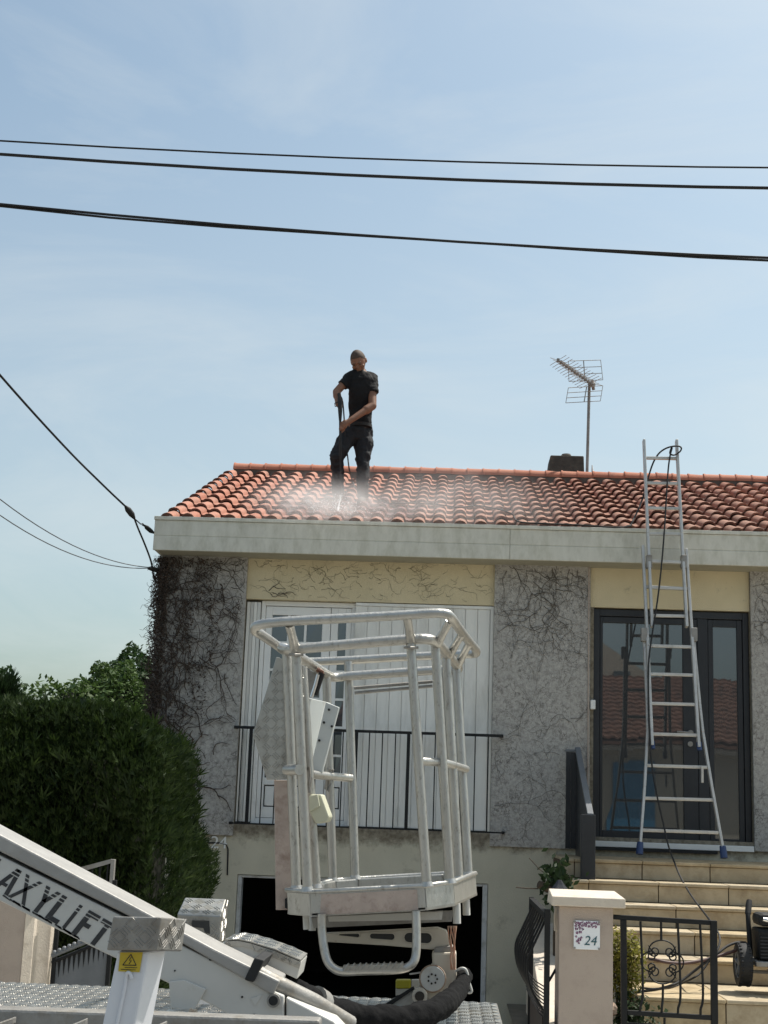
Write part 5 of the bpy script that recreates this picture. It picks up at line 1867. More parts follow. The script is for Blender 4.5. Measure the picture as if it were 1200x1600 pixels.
DEC = ((-1.419, -8.550, 1.290)[0], (-1.419, -8.550, 1.290)[2])
for ch_, x0, wd in (('L', -19, 30), ('A', 2, 25), ('X', 27, 31), ('Y', 60, 26), ('L', 86, 30), ('I', 113, 20), ('F', 128, 31), ('T', 152, 28)):
    x0 -= 17
    y0 = -5 + x0 * .516
    st_, brs, sw = LET[ch_]
    mb = MB()
    for v0, v1 in ((0, .72), (.765, .855), (.90, 1.0)):
        for (ua, va), (ub, vb) in st_:
            a, b = max(v0, va), min(v1, vb)
            if a >= b:
                continue
            q = []
            for v, du in ((a, 0), (a, sw), (b, sw), (b, 0)):
                u = ua + (ub - ua) * (v - va) / (vb - va)
                q.append(e_ * (u + du) * wd + h_ * v)
            mb.prism([boom_pt(x0 + p.x, y0 + p.y, .0005) for p in q], (0, -.0012, 0))
        for (ua, ub), va, vb in brs:
            a, b = max(v0, va), min(v1, vb)
            if a >= b:
                continue
            q = [e_ * u * wd + h_ * v for u, v in ((ua, a), (ub, a), (ub, b), (ua, b))]
            mb.prism([boom_pt(x0 + p.x, y0 + p.y, .0009) for p in q], (0, -.0012, 0))
    mb.build('letter', M_letter, box_, fix=True)
# worn black edge under the boom
rnd = random.Random(13)
wr = MB()
for k in range(40):
    x = rnd.uniform(8, 125)
    c = boom_pt(x, -1 + x * .502, .0006)
    s = rnd.uniform(.003, .014)
    wr.prism([(c[0] - s, c[1], c[2] + s * .5), (c[0] + s, c[1], c[2] - s * .5 - .002), (c[0] + s * .8, c[1], c[2] - s * .5 + rnd.uniform(.003, .007)), (c[0] - s * .7, c[1], c[2] + s * .5 + .004)], (0, -.001, 0))
tag(wr.build('chipped_paint', M_letter, box_, fix=True), kind='stuff')
# details on the near plate
for x, y, r in ((322, 1488, 3), (283, 1527, 2.6), (299, 1536, 2.6), (283, 1535, 1.6), (372, 1541, 2), (391, 1566, 2), (409, 1570, 1.8), (346, 1575, 1.8), (360, 1584, 1.8), (421, 1571, 1.5), (270, 1505, 1.6)):
    c = boom_pt(x, y - 1400, 0)
    MB().cyl((c[0], c[1] + .002, c[2]), (c[0], c[1] - .004, c[2]), r * .00225 * .75, 10).build('bolt', M_rubber, box_)
c = boom_pt(419, 1545 - 1400, 0)
MB().tube([(c[0], c[1] + .01, c[2]), (c[0], c[1] - .016, c[2])], .021, 18).build('pivot_bush', M_galvd, box_, smooth=50)
MB().cyl((c[0], c[1] - .014, c[2]), (c[0], c[1] - .018, c[2]), .0145, 16).build('pivot_hole', M_rubber, box_)
fp = [boom_pt(x, y - 1400, .0) for x, y in ((263, 1520), (285, 1517), (319, 1530), (302, 1562), (268, 1556))]
MB().prism(fp, (0, -.012, 0)).build('fan_plate', M_lift, box_, bevel=.003, fix=True)
fp = [boom_pt(x, y - 1400, .014) for x, y in ((266, 1557), (293, 1567), (286, 1602), (256, 1600))]
MB().prism(fp, (0, -.05, 0)).build('hinge_block', M_grey_box, box_, bevel=.004, fix=True)
fp = [boom_pt(x, y - 1400, .004) for x, y in ((298, 1556), (308, 1560), (296, 1600), (284, 1600))]
MB().prism(fp, (0, -.03, 0)).build('rusty_link', M_ivory, box_, fix=True)
fp = [boom_pt(x, y - 1400, .0) for x, y in ((385, 1543), (402, 1537), (392, 1553))]
MB().prism(fp, (0, -.004, 0)).build('lug', M_lift, box_, fix=True)
cl_ = [(-0.587, -8.570, 1.136), (-0.556, -8.570, 1.129), (-0.587, -8.570, 1.061), (-0.616, -8.570, 1.068)]
MB().prism([V(p[0], -8.575, p[2]) for p in cl_], (0, .24, 0)).build('clamp', M_rubber, lift, bevel=.004, fix=True)

# curved tread-plate cover over the far side of the boom
cp = [(-0.743, -8.330, 1.144), (-0.718, -8.330, 1.159), (-0.676, -8.330, 1.163), (-0.633, -8.330, 1.156), (-0.551, -8.330, 1.135), (-0.464, -8.330, 1.104), (-0.474, -8.330, 1.049), (-0.548, -8.330, 1.078), (-0.634, -8.330, 1.111), (-0.716, -8.330, 1.120)]
cp = [V(p[0], -8.33, p[2]) for p in cp]
cover = MB().prism(cp, (0, .22, 0)).build('curved_cover', M_lift, lift, bevel=.003, fix=True)
mb = MB()
top_ = cp[1:6]
low_ = [lerp(cp[1], cp[9], .35), lerp(cp[2], cp[8], .35), lerp(cp[3], cp[8], .38), lerp(cp[4], cp[7], .40), lerp(cp[5], cp[6], .40)]
for i in range(4):
    mb.prism([top_[i] + V(0, -.004, 0), top_[i + 1] + V(0, -.004, 0), low_[i + 1] + V(0, -.004, 0), low_[i] + V(0, -.004, 0)], (0, .003, 0))
    mb.prism([top_[i] + V(0, -.004, .003), top_[i + 1] + V(0, -.004, .003), top_[i + 1] + V(0, .22, .003), top_[i] + V(0, .22, .003)], (0, 0, .004))
for i in range(4):
    chequer(mb, [top_[i] + V(0, -.006, 0), top_[i + 1] + V(0, -.006, 0), low_[i + 1] + V(0, -.006, 0), low_[i] + V(0, -.006, 0)], (0, -1, 0), .024, 3, .002, .004)
    chequer(mb, [top_[i] + V(0, -.004, .007), top_[i + 1] + V(0, -.004, .007), top_[i + 1] + V(0, .22, .007), top_[i] + V(0, .22, .007)], (top_[i + 1] - top_[i]).cross(V(0, 1, 0)), .04, 4)
mb.build('tread_skin', M_plate, cover, fix=False)

# deck of tread plate with its frame
dk = MB().box(-3.4, .238, -7.76, -6.87, .79, .82)
deck = dk.build('deck', M_plate, lift, bevel=.003)
mb = MB()
chequer(mb, [(-3.38, -7.75, .8205), (.232, -7.75, .8205), (.232, -6.88, .8205), (-3.38, -6.88, .8205)], (0, 0, 1), .046, 4, .005, .0085)
tag(mb.build('tread_bars', M_plate, deck), kind='stuff')
MB().box(-3.4, .2, -7.74, -7.70, .68, .789).build('deck_beam', M_galvd, lift)
MB().box(-3.4, .2, -6.95, -6.91, .68, .789).build('deck_beam', M_galvd, lift)
fa, fb = (-1.428, -8.800, 0.967), (-0.355, -8.800, 0.989)
MB().hexa([(fa[0] - 2, -8.80, fa[2] - .13), (fb[0], -8.80, fb[2] - .13), (fb[0], -8.72, fb[2] - .13), (fa[0] - 2, -8.72, fa[2] - .13), (fa[0] - 2, -8.80, fa[2] + .0), (fb[0], -8.80, fb[2]), (fb[0], -8.72, fb[2]), (fa[0] - 2, -8.72, fa[2])]).build('frame_rail', M_galvd, lift, bevel=.008)
for a, b in (((-1.316, -8.900, 0.946), (-1.252, -8.830, 0.968)), ((-1.099, -8.900, 0.948), (-1.038, -8.830, 0.973)), ((-0.838, -8.900, 0.962), (-0.802, -8.830, 0.975))):
    a, b = Vector(a), Vector(b)
    MB().hexa([a + V(0, -.03, -.02), b + V(0, -.03, -.02), b + V(0, .0, -.02), a + V(0, .0, -.02), a + V(0, -.03, 0), b + V(0, -.03, 0), b, a]).build('brace', M_galvd, lift, bevel=.003)
ch_m = MB()
ch_m.box(-3.3, .1, -8.6, -7.2, .42, .67)
ch_m.build('chassis', M_lift, lift, bevel=.01)
for x in (-2.6, -1.2):
    for y in (-8.2, -6.75):
        MB().tube([(x, y - .10, .33), (x, y - .08, .33), (x, y + .08, .33), (x, y + .10, .33)], [.22, .33, .33, .22], 24).build('tyre', M_rubber, lift, smooth=50)
        MB().cyl((x, y - .105, .33), (x, y + .105, .33), .17, 20).build('wheel_rim', M_galvd, lift, smooth=50)

# near outrigger leg with its tread-plate cap and warning sticker
leg_m = MB()
l0, l1, l2, l3 = [Vector(p) for p in ((-0.862, -9.300, 1.211), (-0.777, -9.300, 1.214), (-0.806, -9.300, 0.994), (-0.894, -9.300, 0.990))]
sh_ = V(.028, .10, .0)
leg = leg_m.hexa([l3, l2, l2 + sh_, l3 + sh_, l0, l1, l1 + sh_, l0 + sh_]).build('outrigger_leg', M_liftpure, lift, bevel=.006, fix=True)
MB().tube([(-0.831, -9.305, 1.154), (-0.833, -9.305, 1.125), (-0.853, -9.305, 0.993)], .0048, 8).build('weld_rod', M_liftpure, leg, smooth=60)
MB().tube(smooth_path([(-0.831, -9.305, 1.148), (-0.829, -9.310, 1.158), (-0.822, -9.310, 1.157), (-0.816, -9.310, 1.144)], 4), .0046, 8).build('rod_hook', M_liftpure, leg, smooth=60)
sq = [(-0.853, -9.305, 1.208), (-0.793, -9.305, 1.211), (-0.798, -9.305, 1.160), (-0.855, -9.305, 1.160)]
sq = [V(p[0], -9.302, p[2]) for p in sq]
stick = MB().prism(sq, (0, -.0015, 0)).build('warning_sticker', M_yellow, leg, fix=True)


def on_stick(u, v):
    a = lerp(sq[3], sq[2], u)
    b = lerp(sq[0], sq[1], u)
    p = lerp(a, b, v)
    return V(p.x, -9.3045, p.z)


mb = MB()
tri = [(.18, .34), (.80, .34), (.49, .90)]
for i in range(3):
    a, b = tri[i], tri[(i + 1) % 3]
    mb.tube([on_stick(*a), on_stick(*b)], .0011, 4)
zz = [(.52, .76), (.45, .58), (.55, .58), (.46, .40)]
mb.tube([on_stick(*p) for p in zz], .0010, 4)
for a, b, v in ((.28, .86, .22), (.12, .80, .11)):
    mb.tube([on_stick(a, v), on_stick(b, v)], .0007, 4)
mb.build('warning_sign', M_letter, stick)
f4 = [Vector(p) for p in ((-0.885, -9.330, 1.215), (-0.751, -9.330, 1.219), (-0.743, -9.340, 1.305), (-0.872, -9.340, 1.302))]
bk = V(.045, .13, -.012)
cap_ = MB().hexa([f4[0], f4[1], f4[1] + bk, f4[0] + bk, f4[3], f4[2], f4[2] + bk, f4[3] + bk]).build('leg_cap', M_galvd, lift, bevel=.004, fix=True)
mb = MB()
nf = (f4[1] - f4[0]).cross(f4[3] - f4[0]).normalized()
if nf.y > 0:
    nf = -nf
chequer(mb, [f4[0] + nf * .001, f4[1] + nf * .001, f4[2] + nf * .001, f4[3] + nf * .001], nf, .034, 4, .0012, .0030)
q4 = [f4[1], f4[1] + bk, f4[2] + bk, f4[2]]
ns = (q4[1] - q4[0]).cross(q4[3] - q4[0]).normalized()
if ns.x < 0:
    ns = -ns
chequer(mb, [p + ns * .001 for p in q4], ns, .034, 4, .0012, .0030)
mb.build('tread_bars', M_galvd, cap_)
for x, y in ((195.5, 1461), (230.5, 1461.5)):
    c = Vector((-0.844, -9.300, 1.253) if x < 200 else (-0.784, -9.300, 1.254))
    MB().cyl(c + V(0, .006, 0), c + V(0, -.006, 0), .0042, 10).build('screw_hole', M_rubber, cap_)

# far outrigger cap
g = [Vector(p) for p in ((-0.926, -8.050, 1.129), (-0.779, -8.050, 1.124), (-0.779, -8.050, 1.219), (-0.935, -8.050, 1.220), (-0.932, -7.930, 1.270), (-0.782, -7.930, 1.270), (-0.779, -7.930, 1.191), (-0.777, -7.930, 1.125))]
cap2 = MB()
cap2.add([g[0], g[1], g[2], g[3], g[4], g[5], g[6], g[7], V(g[0].x, -7.93, g[0].z)],
         [(0, 1, 2, 3), (3, 2, 5, 4), (1, 7, 6, 5, 2), (0, 3, 4, 8), (8, 4, 5, 6, 7), (0, 8, 7, 1)])
cap2 = cap2.build('leg_cap', M_plate, lift, bevel=.004)
mb = MB()
for qd, sg in (([g[3], g[2], g[5], g[4]], V(0, -1, 1)), ([g[0], g[1], g[2], g[3]], V(0, -1, 0)), ([g[1], g[7], g[5], g[2]], V(1, 0, 0))):
    nq = (qd[1] - qd[0]).cross(qd[3] - qd[0]).normalized()
    if nq.dot(sg) < 0:
        nq = -nq
    chequer(mb, [p + nq * .001 for p in qd], nq, .040, 4, .0016, .0036)
mb.build('tread_bars', M_plate, cap2)
hq = [(-0.881, -8.050, 1.200), (-0.820, -8.050, 1.201), (-0.815, -8.050, 1.157), (-0.833, -8.050, 1.161), (-0.839, -8.050, 1.176), (-0.880, -8.050, 1.178)]
MB().prism([V(p[0], -8.054, p[2]) for p in hq], (0, .003, 0)).build('cap_opening', M_dark, cap2, fix=True)
MB().box(g[0].x + .02, g[1].x - .01, -8.04, -7.94, .92, g[0].z - .002).build('outrigger_leg', M_liftpure, lift)

# ---------------------------------------------------------------- basket
kt = [Vector(p) for p in ((-0.612, -7.500, 1.284), (-0.512, -7.600, 1.286), (-0.072, -7.600, 1.325), (0.038, -7.500, 1.340), (0.133, -6.980, 1.354), (0.077, -6.880, 1.349), (0.006, -6.850, 1.343), (-0.379, -6.850, 1.308), (-0.477, -6.920, 1.300), (-0.576, -7.300, 1.283))]
dn = V(.0088, 0, -.0905)
kc = sum(kt, V(0, 0, 0)) / len(kt)
bas = MB()
nk = len(kt)
for i in range(nk):
    a, b = kt[i], kt[(i + 1) % nk]
    ia, ib = a + (kc - a).normalized() * .022, b + (kc - b).normalized() * .022
    bas.hexa([a + dn, b + dn, ib + dn, ia + dn, a, b, ib, ia])
basket = bas.build('basket', M_galv, lift, bevel=.005, fix=True)
fl_ = MB()
fl_.prism([p + dn * .98 for p in kt], (0, 0, .010))
fl_.build('basket_floor', M_plate, basket, fix=True)
# top edge bead of the kick plate
MB().tube([p + V(0, .004, .001) for p in kt], .0095, 8, closed=True).build('edge_bead', M_galv, basket, smooth=60)
sp_ = [lerp(kt[1], kt[2], .10) + dn * .12, lerp(kt[1], kt[2], .93) + dn * .12, lerp(kt[1], kt[2], .93) + dn * .94, lerp(kt[1], kt[2], .08) + dn * .94]
MB().prism([p + V(0, -.001, 0) for p in sp_], (0, -.003, 0)).build('worn_strip', M_pinkwood, basket, fix=True)
posts = [((448, 1019), None)]
PL = [((-0.655, -7.520, 2.211), (-0.574, -7.500, 1.291)), ((-0.607, -7.600, 2.195), (-0.522, -7.585, 1.292)), ((-0.604, -7.360, 2.169), (-0.511, -7.330, 1.292)), ((-0.541, -6.940, 2.174), (-0.477, -6.920, 1.300)), ((-0.457, -6.800, 2.253), (-0.385, -6.850, 1.308)),
      ((-0.155, -7.600, 2.250), (-0.065, -7.585, 1.328)), ((-0.059, -7.520, 2.257), (0.023, -7.500, 1.339)), ((-0.015, -7.240, 2.237), (0.060, -7.240, 1.339)), ((0.030, -6.980, 2.221), (0.102, -7.020, 1.349)), ((-0.035, -6.860, 2.223), (0.039, -6.860, 1.343))]
for a, b in PL:
    MB().tube([a, b], .0190, 12).build('post', M_galv, basket, smooth=60)
for a, b in PL:
    MB().tube([lerp(b, a, -.004), lerp(b, a, .015)], [.027, .021], 12).build('weld_collar', M_galv, basket, smooth=60)


def ring(name, pts, r, closed=True, k=5):
    P = [Vector(p) for p in pts]
    if closed:
        n_ = len(P)
        out = []
        for i in range(n_):
            p0, p1, p2, p3 = P[i - 1], P[i], P[(i + 1) % n_], P[(i + 2) % n_]
            for j in range(k):
                t = j / k
                out.append(.5 * ((2 * p1) + (p2 - p0) * t + (2 * p0 - 5 * p1 + 4 * p2 - p3) * t * t + (3 * p1 - p0 - 3 * p2 + p3) * t ** 3))
        # soften overshoot at unevenly spaced corners
        MB().tube(out, r, 12, closed=True).build(name, M_galv, basket, smooth=60)
    else:
        MB().tube(smooth_path(P, k), r, 12).build(name, M_galv, basket, smooth=60)


ring('main_rail', ((-0.676, -7.500, 2.230), (-0.653, -7.560, 2.216), (-0.626, -7.600, 2.213), (-0.578, -7.600, 2.219), (-0.438, -7.600, 2.236), (-0.261, -7.600, 2.257), (-0.160, -7.600, 2.267), (-0.100, -7.600, 2.271), (-0.069, -7.570, 2.269), (-0.044, -7.500, 2.260), (-0.013, -7.270, 2.252), (0.024, -7.020, 2.237),
                   (0.039, -6.940, 2.228), (0.031, -6.900, 2.221), (0.002, -6.860, 2.224), (-0.055, -6.850, 2.223), (-0.234, -6.850, 2.206), (-0.405, -6.850, 2.189), (-0.477, -6.850, 2.181), (-0.521, -6.870, 2.175), (-0.543, -6.950, 2.181), (-0.579, -7.150, 2.194), (-0.625, -7.380, 2.211), (-0.665, -7.480, 2.228)), .0208, True, 3)
ring('guard_rail', ((-0.773, -7.630, 2.281), (-0.766, -7.670, 2.289), (-0.742, -7.700, 2.296), (-0.675, -7.720, 2.305), (-0.558, -7.720, 2.316), (-0.359, -7.720, 2.332), (-0.182, -7.720, 2.347), (-0.073, -7.720, 2.358), (-0.018, -7.710, 2.358), (0.002, -7.680, 2.348), (0.026, -7.550, 2.333), (0.072, -7.200, 2.322), (0.112, -6.950, 2.311),
                    (0.117, -6.880, 2.302), (0.101, -6.820, 2.303), (0.027, -6.770, 2.303), (-0.185, -6.750, 2.290), (-0.444, -6.750, 2.267), (-0.642, -6.750, 2.253), (-0.685, -6.790, 2.256), (-0.715, -6.950, 2.266), (-0.744, -7.300, 2.275), (-0.764, -7.580, 2.277)), .0190, True, 3)
for a, b in (((-0.628, -7.710, 2.298), (-0.612, -7.610, 2.220)), ((-0.170, -7.715, 2.343), (-0.155, -7.610, 2.266)), ((-0.003, -7.640, 2.341), (-0.049, -7.550, 2.267)), ((0.048, -7.380, 2.324), (-0.002, -7.240, 2.251)), ((0.081, -7.130, 2.315), (0.035, -7.000, 2.233))):
    MB().tube([a, lerp(a, b, .5), b], [.018, .0165, .021], 10).build('stub', M_galv, basket, smooth=60)
MB().tube([(-0.111, -7.590, 1.795), (-0.016, -7.500, 1.795), (0.028, -7.240, 1.794), (0.082, -6.990, 1.788)], .0165, 10).build('mid_rail', M_galv, basket, smooth=60)
MB().tube([(-0.554, -7.340, 1.735), (-0.507, -6.950, 1.739), (-0.422, -6.840, 1.737)], .0175, 10).build('mid_rail', M_galv, basket, smooth=60)
MB().tube([(-0.631, -7.530, 1.745), (-0.570, -7.630, 1.744)], .0205, 10).build('bracket', M_galv, basket, smooth=60)
MB().tube([(-0.514, -6.990, 1.770), (-0.495, -6.940, 1.767), (-0.499, -6.940, 1.715), (-0.513, -6.950, 1.676), (-0.524, -6.950, 1.686), (-0.517, -6.960, 1.733)], .006, 6).build('shackle', M_galvd, basket)
for y in (0, 7):
    a, b = ((-0.425, -6.820, 2.134), (-0.074, -6.820, 2.174)) if y == 0 else ((-0.421, -6.820, 2.112), (-0.073, -6.820, 2.154))
    MB().tube([a, b], .0072, 6).build('drop_bar', M_galvd, basket)
for c in ((-0.607, -7.620, 2.188), (-0.154, -7.620, 2.230)):
    c = Vector(c)
    MB().tube([c + V(-.024, -.0, .002), c + V(0, -.025, 0), c + V(.026, 0, .003), c + V(.030, 0, .003)], .0055, 6).build('clip', M_galvd, basket)

# tread-plate guard on the left of the basket and the board below it
hx = [(-0.695, -7.520, 2.191), (-0.731, -7.540, 2.035), (-0.769, -7.560, 1.879), (-0.705, -7.550, 1.703), (-0.622, -7.500, 1.710), (-0.589, -7.160, 1.720), (-0.633, -7.160, 2.188), (-0.658, -7.400, 2.216)]
hx = [Vector(p) for p in hx]
# flatten the polygon onto one plane
hc_ = sum(hx, V(0, 0, 0)) / len(hx)
hn = V(-.18, -1, .0).normalized()
hx = [V((-0.703, -7.460, 2.197)[0], 0, (-0.703, -7.460, 2.197)[2]), V((-0.741, -7.460, 2.041)[0], 0, (-0.741, -7.460, 2.041)[2]), V((-0.783, -7.460, 1.884)[0], 0, (-0.783, -7.460, 1.884)[2]), V((-0.716, -7.460, 1.705)[0], 0, (-0.716, -7.460, 1.705)[2]),
      V((-0.560, -7.460, 1.714)[0], 0, (-0.560, -7.460, 1.714)[2]), V((-0.591, -7.460, 2.165)[0], 0, (-0.591, -7.460, 2.165)[2])]
hx = [V(p.x, -7.46, p.z) for p in hx]
sg_ = MB().prism(hx, (0, .008, 0)).build('side_guard', M_plate, basket, bevel=.002, fix=True)
mb = MB()
chequer(mb, [p + V(0, -.0005, 0) for p in (hx[3], hx[4], hx[5], hx[0], hx[1], hx[2])], (0, -1, 0), .037, 3, .0024, .0048)
sub_ = mb.build('tread_bars', M_plate, basket)
bb = [(-0.689, -7.450, 1.705), (-0.612, -7.450, 1.707), (-0.583, -7.450, 1.208), (-0.656, -7.450, 1.205)]
MB().prism([V(p[0], -7.448, p[2]) for p in bb], (0, .02, 0)).build('lower_board', M_pinkwood, basket, bevel=.002, fix=True)
MB().prism([(-0.620, -7.452, 1.250), (-0.610, -7.452, 1.255), (-0.608, -7.452, 1.212), (-0.618, -7.452, 1.216)], (0, -.02, 0)).build('rubber_stop', M_rubber, basket)
# control box and its lid, lever, hand-held control
c1_ = [Vector(p) for p in ((-0.610, -7.220, 2.057), (-0.531, -7.100, 2.050), (-0.543, -7.100, 1.903), (-0.569, -7.160, 1.755), (-0.588, -7.220, 1.755))]
MB().prism(c1_, (.02, .09, 0)).build('control_box', M_grey_box, basket, bevel=.003, fix=True)
c2_ = [Vector(p) for p in ((-0.516, -7.200, 2.040), (-0.461, -7.200, 2.020), (-0.520, -7.200, 1.746), (-0.571, -7.200, 1.754))]
lid = MB().prism(c2_, (.004, .02, .0)).build('box_lid', M_grey_box, basket, bevel=.003, fix=True)
for c in ((-0.520, -7.205, 1.954), (-0.486, -7.205, 1.939), (-0.536, -7.205, 1.879), (-0.501, -7.205, 2.008)):
    c = Vector(c)
    MB().cyl(c + V(0, .004, 0), c + V(0, -.006, 0), .0052, 10).build('screw', M_rubber, lid)
MB().tube([(-0.540, -7.180, 2.162), (-0.549, -7.180, 2.129), (-0.565, -7.180, 2.067)], [.014, .013, .012], 8).build('lever', M_rubber, basket, smooth=60)
MB().tube([(-0.554, -7.200, 2.154), (-0.563, -7.200, 2.111), (-0.577, -7.200, 2.059)], .0075, 8).build('lever_rod', M_silver, basket, smooth=60)
MB().tube([(-0.563, -7.170, 2.179), (-0.541, -7.170, 2.168), (-0.540, -7.170, 2.157)], .010, 8).build('cable_gland', mat('rust_brown', (.16, .07, .045), (.10, .05, .035), 14, .8), basket)
db = [Vector(p) for p in ((-0.628, -7.100, 2.197), (-0.555, -7.100, 2.158), (-0.589, -7.100, 2.064), (-0.614, -7.100, 2.069))]
MB().prism(db, (0, .01, 0)).build('bracket_plate', M_galvd, basket, fix=True)
rc = [Vector(p) for p in ((-0.549, -7.380, 1.655), (-0.505, -7.380, 1.657), (-0.468, -7.380, 1.570), (-0.477, -7.380, 1.549), (-0.521, -7.380, 1.540), (-0.546, -7.380, 1.582))]
hand_c = MB().prism(rc, (.012, .06, 0)).build('hand_control', M_beige, basket, bevel=.006, fix=True)
MB().prism([lerp(rc[0], rc[5], .1) + V(-.002, -.0, 0), lerp(rc[0], rc[1], .75), lerp(rc[1], rc[2], .55) + V(-.02, 0, .0), rc[5] + V(0, 0, .004)], (-.001, -.012, 0)).build('control_face', M_beige, hand_c, bevel=.003, fix=True)
MB().tube([(-0.551, -7.370, 1.661), (-0.554, -7.370, 1.683), (-0.549, -7.360, 1.722)], .008, 8).build('control_hook', M_galvd, hand_c)
MB().tube([(-0.570, -7.370, 1.754), (-0.558, -7.370, 1.765), (-0.554, -7.370, 1.729), (-0.557, -7.370, 1.688), (-0.567, -7.370, 1.688)], .006, 6).build('chain_ring', M_galvd, basket)

# step loop, beams and arm below the basket
sp1 = [(-0.460, -7.620, 1.209), (-0.458, -7.620, 1.158), (-0.446, -7.630, 1.089), (-0.431, -7.640, 1.044), (-0.408, -7.650, 1.019), (-0.371, -7.650, 1.006), (-0.287, -7.650, 1.012), (-0.192, -7.650, 1.018), (-0.139, -7.650, 1.027), (-0.109, -7.650, 1.046), (-0.098, -7.640, 1.080), (-0.098, -7.630, 1.149), (-0.103, -7.620, 1.232)]
MB().tube(smooth_path(sp1, 4), .0165, 10).build('step_loop', M_galv, basket, smooth=60)
tl = [(-0.369, -7.660, 1.028), (-0.144, -7.660, 1.044), (-0.144, -7.660, 1.025), (-0.368, -7.660, 1.010)]
tl = [V(p[0], -7.668, p[2]) for p in tl]
mb = MB().prism(tl, (0, .05, 0))
for k in range(10):
    t = (k + .5) / 10
    a, b = lerp(tl[0], tl[1], t - .03), lerp(tl[0], tl[1], t + .03)
    mb.tube([a + V(0, -.002, -.016), b + V(0, -.002, .003), b + V(0, .045, .003)], .0035, 5)
mb.build('step_tread', M_plate, basket)
bm_ = [(-0.529, -7.300, 1.170), (0.040, -7.300, 1.217), (0.036, -7.300, 1.177), (-0.517, -7.300, 1.131)]
MB().prism([V(p[0], -7.3, p[2]) for p in bm_], (0, .06, 0)).build('floor_beam', M_galvd, basket, fix=True)
bm_ = [(-0.451, -7.450, 1.188), (-0.001, -7.450, 1.225), (-0.005, -7.450, 1.193), (-0.445, -7.450, 1.169)]
MB().prism([V(p[0], -7.45, p[2]) for p in bm_], (0, .05, 0)).build('floor_beam', M_lift, basket, fix=True)
for a, b, r in (((0.051, -7.420, 1.254), (0.055, -7.420, 1.179), .0155), ((0.094, -7.050, 1.251), (0.098, -7.050, 1.187), .0155), ((-0.534, -7.480, 1.192), (-0.529, -7.480, 1.139), .0125), ((-0.533, -7.200, 1.168), (-0.531, -7.200, 1.113), .015)):
    MB().tube([a, b], r, 12).build('floor_peg', M_lift, basket, smooth=50)
ym = -7.22
am = [(-0.476, -7.220, 1.104), (-0.341, -7.220, 1.114), (-0.020, -7.220, 1.144), (0.016, -7.220, 1.133), (0.033, -7.220, 1.084), (-0.003, -7.220, 1.065), (-0.044, -7.220, 1.059), (-0.236, -7.220, 1.068), (-0.475, -7.220, 1.072)]
am = [V(p[0], ym, p[2]) for p in am]
arm = MB().prism(am, (0, .08, 0)).build('basket_arm', M_ivory, lift, bevel=.004, fix=True)


def slot(xa, xb, yc, ra, rb):
    out = []
    pts = []
    for k in range(9):
        a = R(90) + math.pi * k / 8
        pts.append((xa + ra * math.cos(a), yc + ra * math.sin(a)))
    for k in range(9):
        a = R(-90) + math.pi * k / 8
        pts.append((xb + rb * math.cos(a), yc + rb * math.sin(a)))
    return pts


s0 = V(*(-0.237, -7.220, 1.103))
pxm = ((0.022, -7.220, 1.113)[0] - (-0.237, -7.220, 1.103)[0]) / 100
for xa, xb, ra, rb in ((531, 559, 2.0, 3.6), (582, 612, 4.8, 5.6), (639, 667, 8.0, 8.6)):
    q = slot(xa, xb, 0, ra, rb)
    mb = MB().prism([V(s0.x + (u - 600) * pxm, ym - .0005, s0.z + (-v - (600 - (xa + xb) / 2) * .030 * 0) * pxm) for u, v in q], (0, -.0015, 0))
    mb.build('arm_slot', M_dark, arm, fix=True)
    rim = [V(s0.x + (u - 600) * pxm, ym - .003, s0.z - v * pxm) for u, v in q]
    MB().tube(rim, .0028, 6, closed=True).build('slot_rim', M_ivory, arm)
# knuckle below the arm
kb = [(-0.041, -7.240, 1.051), (0.057, -7.240, 1.057), (0.058, -7.240, 0.995), (0.068, -7.240, 0.915), (0.028, -7.240, 0.872), (-0.074, -7.240, 0.872), (-0.096, -7.240, 0.920), (-0.077, -7.240, 0.970), (-0.037, -7.240, 1.001)]
kb = [V(p[0], -7.27, p[2]) for p in kb]
kn = MB().prism(kb, (0, .12, 0)).build('knuckle', M_ivory, lift, bevel=.008, fix=True)
MB().prism([V(p[0], -7.25, p[2]) for p in ((-0.028, -7.240, 1.071), (0.043, -7.240, 1.079), (0.054, -7.240, 1.049), (-0.038, -7.240, 1.043))], (0, .09, 0)).build('knuckle_neck', M_galvd, kn, bevel=.004, fix=True)
c = Vector((-0.035, -7.280, 0.955))
MB().cyl(c + V(0, .01, 0), c + V(0, -.018, 0), .049, 26).build('pivot_disc', M_lift, kn, smooth=40, bevel=.003)
MB().tube([c + V(.05 * math.cos(k * .3142), -.012, .05 * math.sin(k * .3142)) for k in range(20)], .0045, 6, closed=True).build('disc_rim', mat('rusty_paint', (.40, .32, .25), (.22, .12, .07), 30, .8), kn)
for k in range(7):
    a = k * .9
    p = c + V(.018 * math.cos(a), -.0185, .018 * math.sin(a))
    MB().cyl(p, p + V(0, -.004, 0), .0042, 8).build('disc_bolt', M_boot, kn)
c = Vector((-0.084, -7.300, 0.891))
MB().tube([c + V(0, .02, 0), c + V(0, -.03, 0)], .030, 18).build('lower_pivot', M_ivory, kn, smooth=50)
MB().cyl(c + V(0, -.028, 0), c + V(0, -.034, 0), .019, 16).build('pivot_hole', M_boot, kn)
lk = [(-0.227, -7.250, 0.848), (-0.161, -7.250, 0.880), (-0.101, -7.250, 0.912), (-0.074, -7.250, 0.869), (-0.124, -7.250, 0.833), (-0.250, -7.250, 0.793)]
MB().prism([V(p[0], -7.26, p[2]) for p in lk], (0, .05, 0)).build('link_arm', M_lift, kn, bevel=.004, fix=True)
lk = [(-0.236, -7.270, 0.840), (-0.111, -7.270, 0.921), (-0.105, -7.270, 0.911), (-0.225, -7.270, 0.826)]
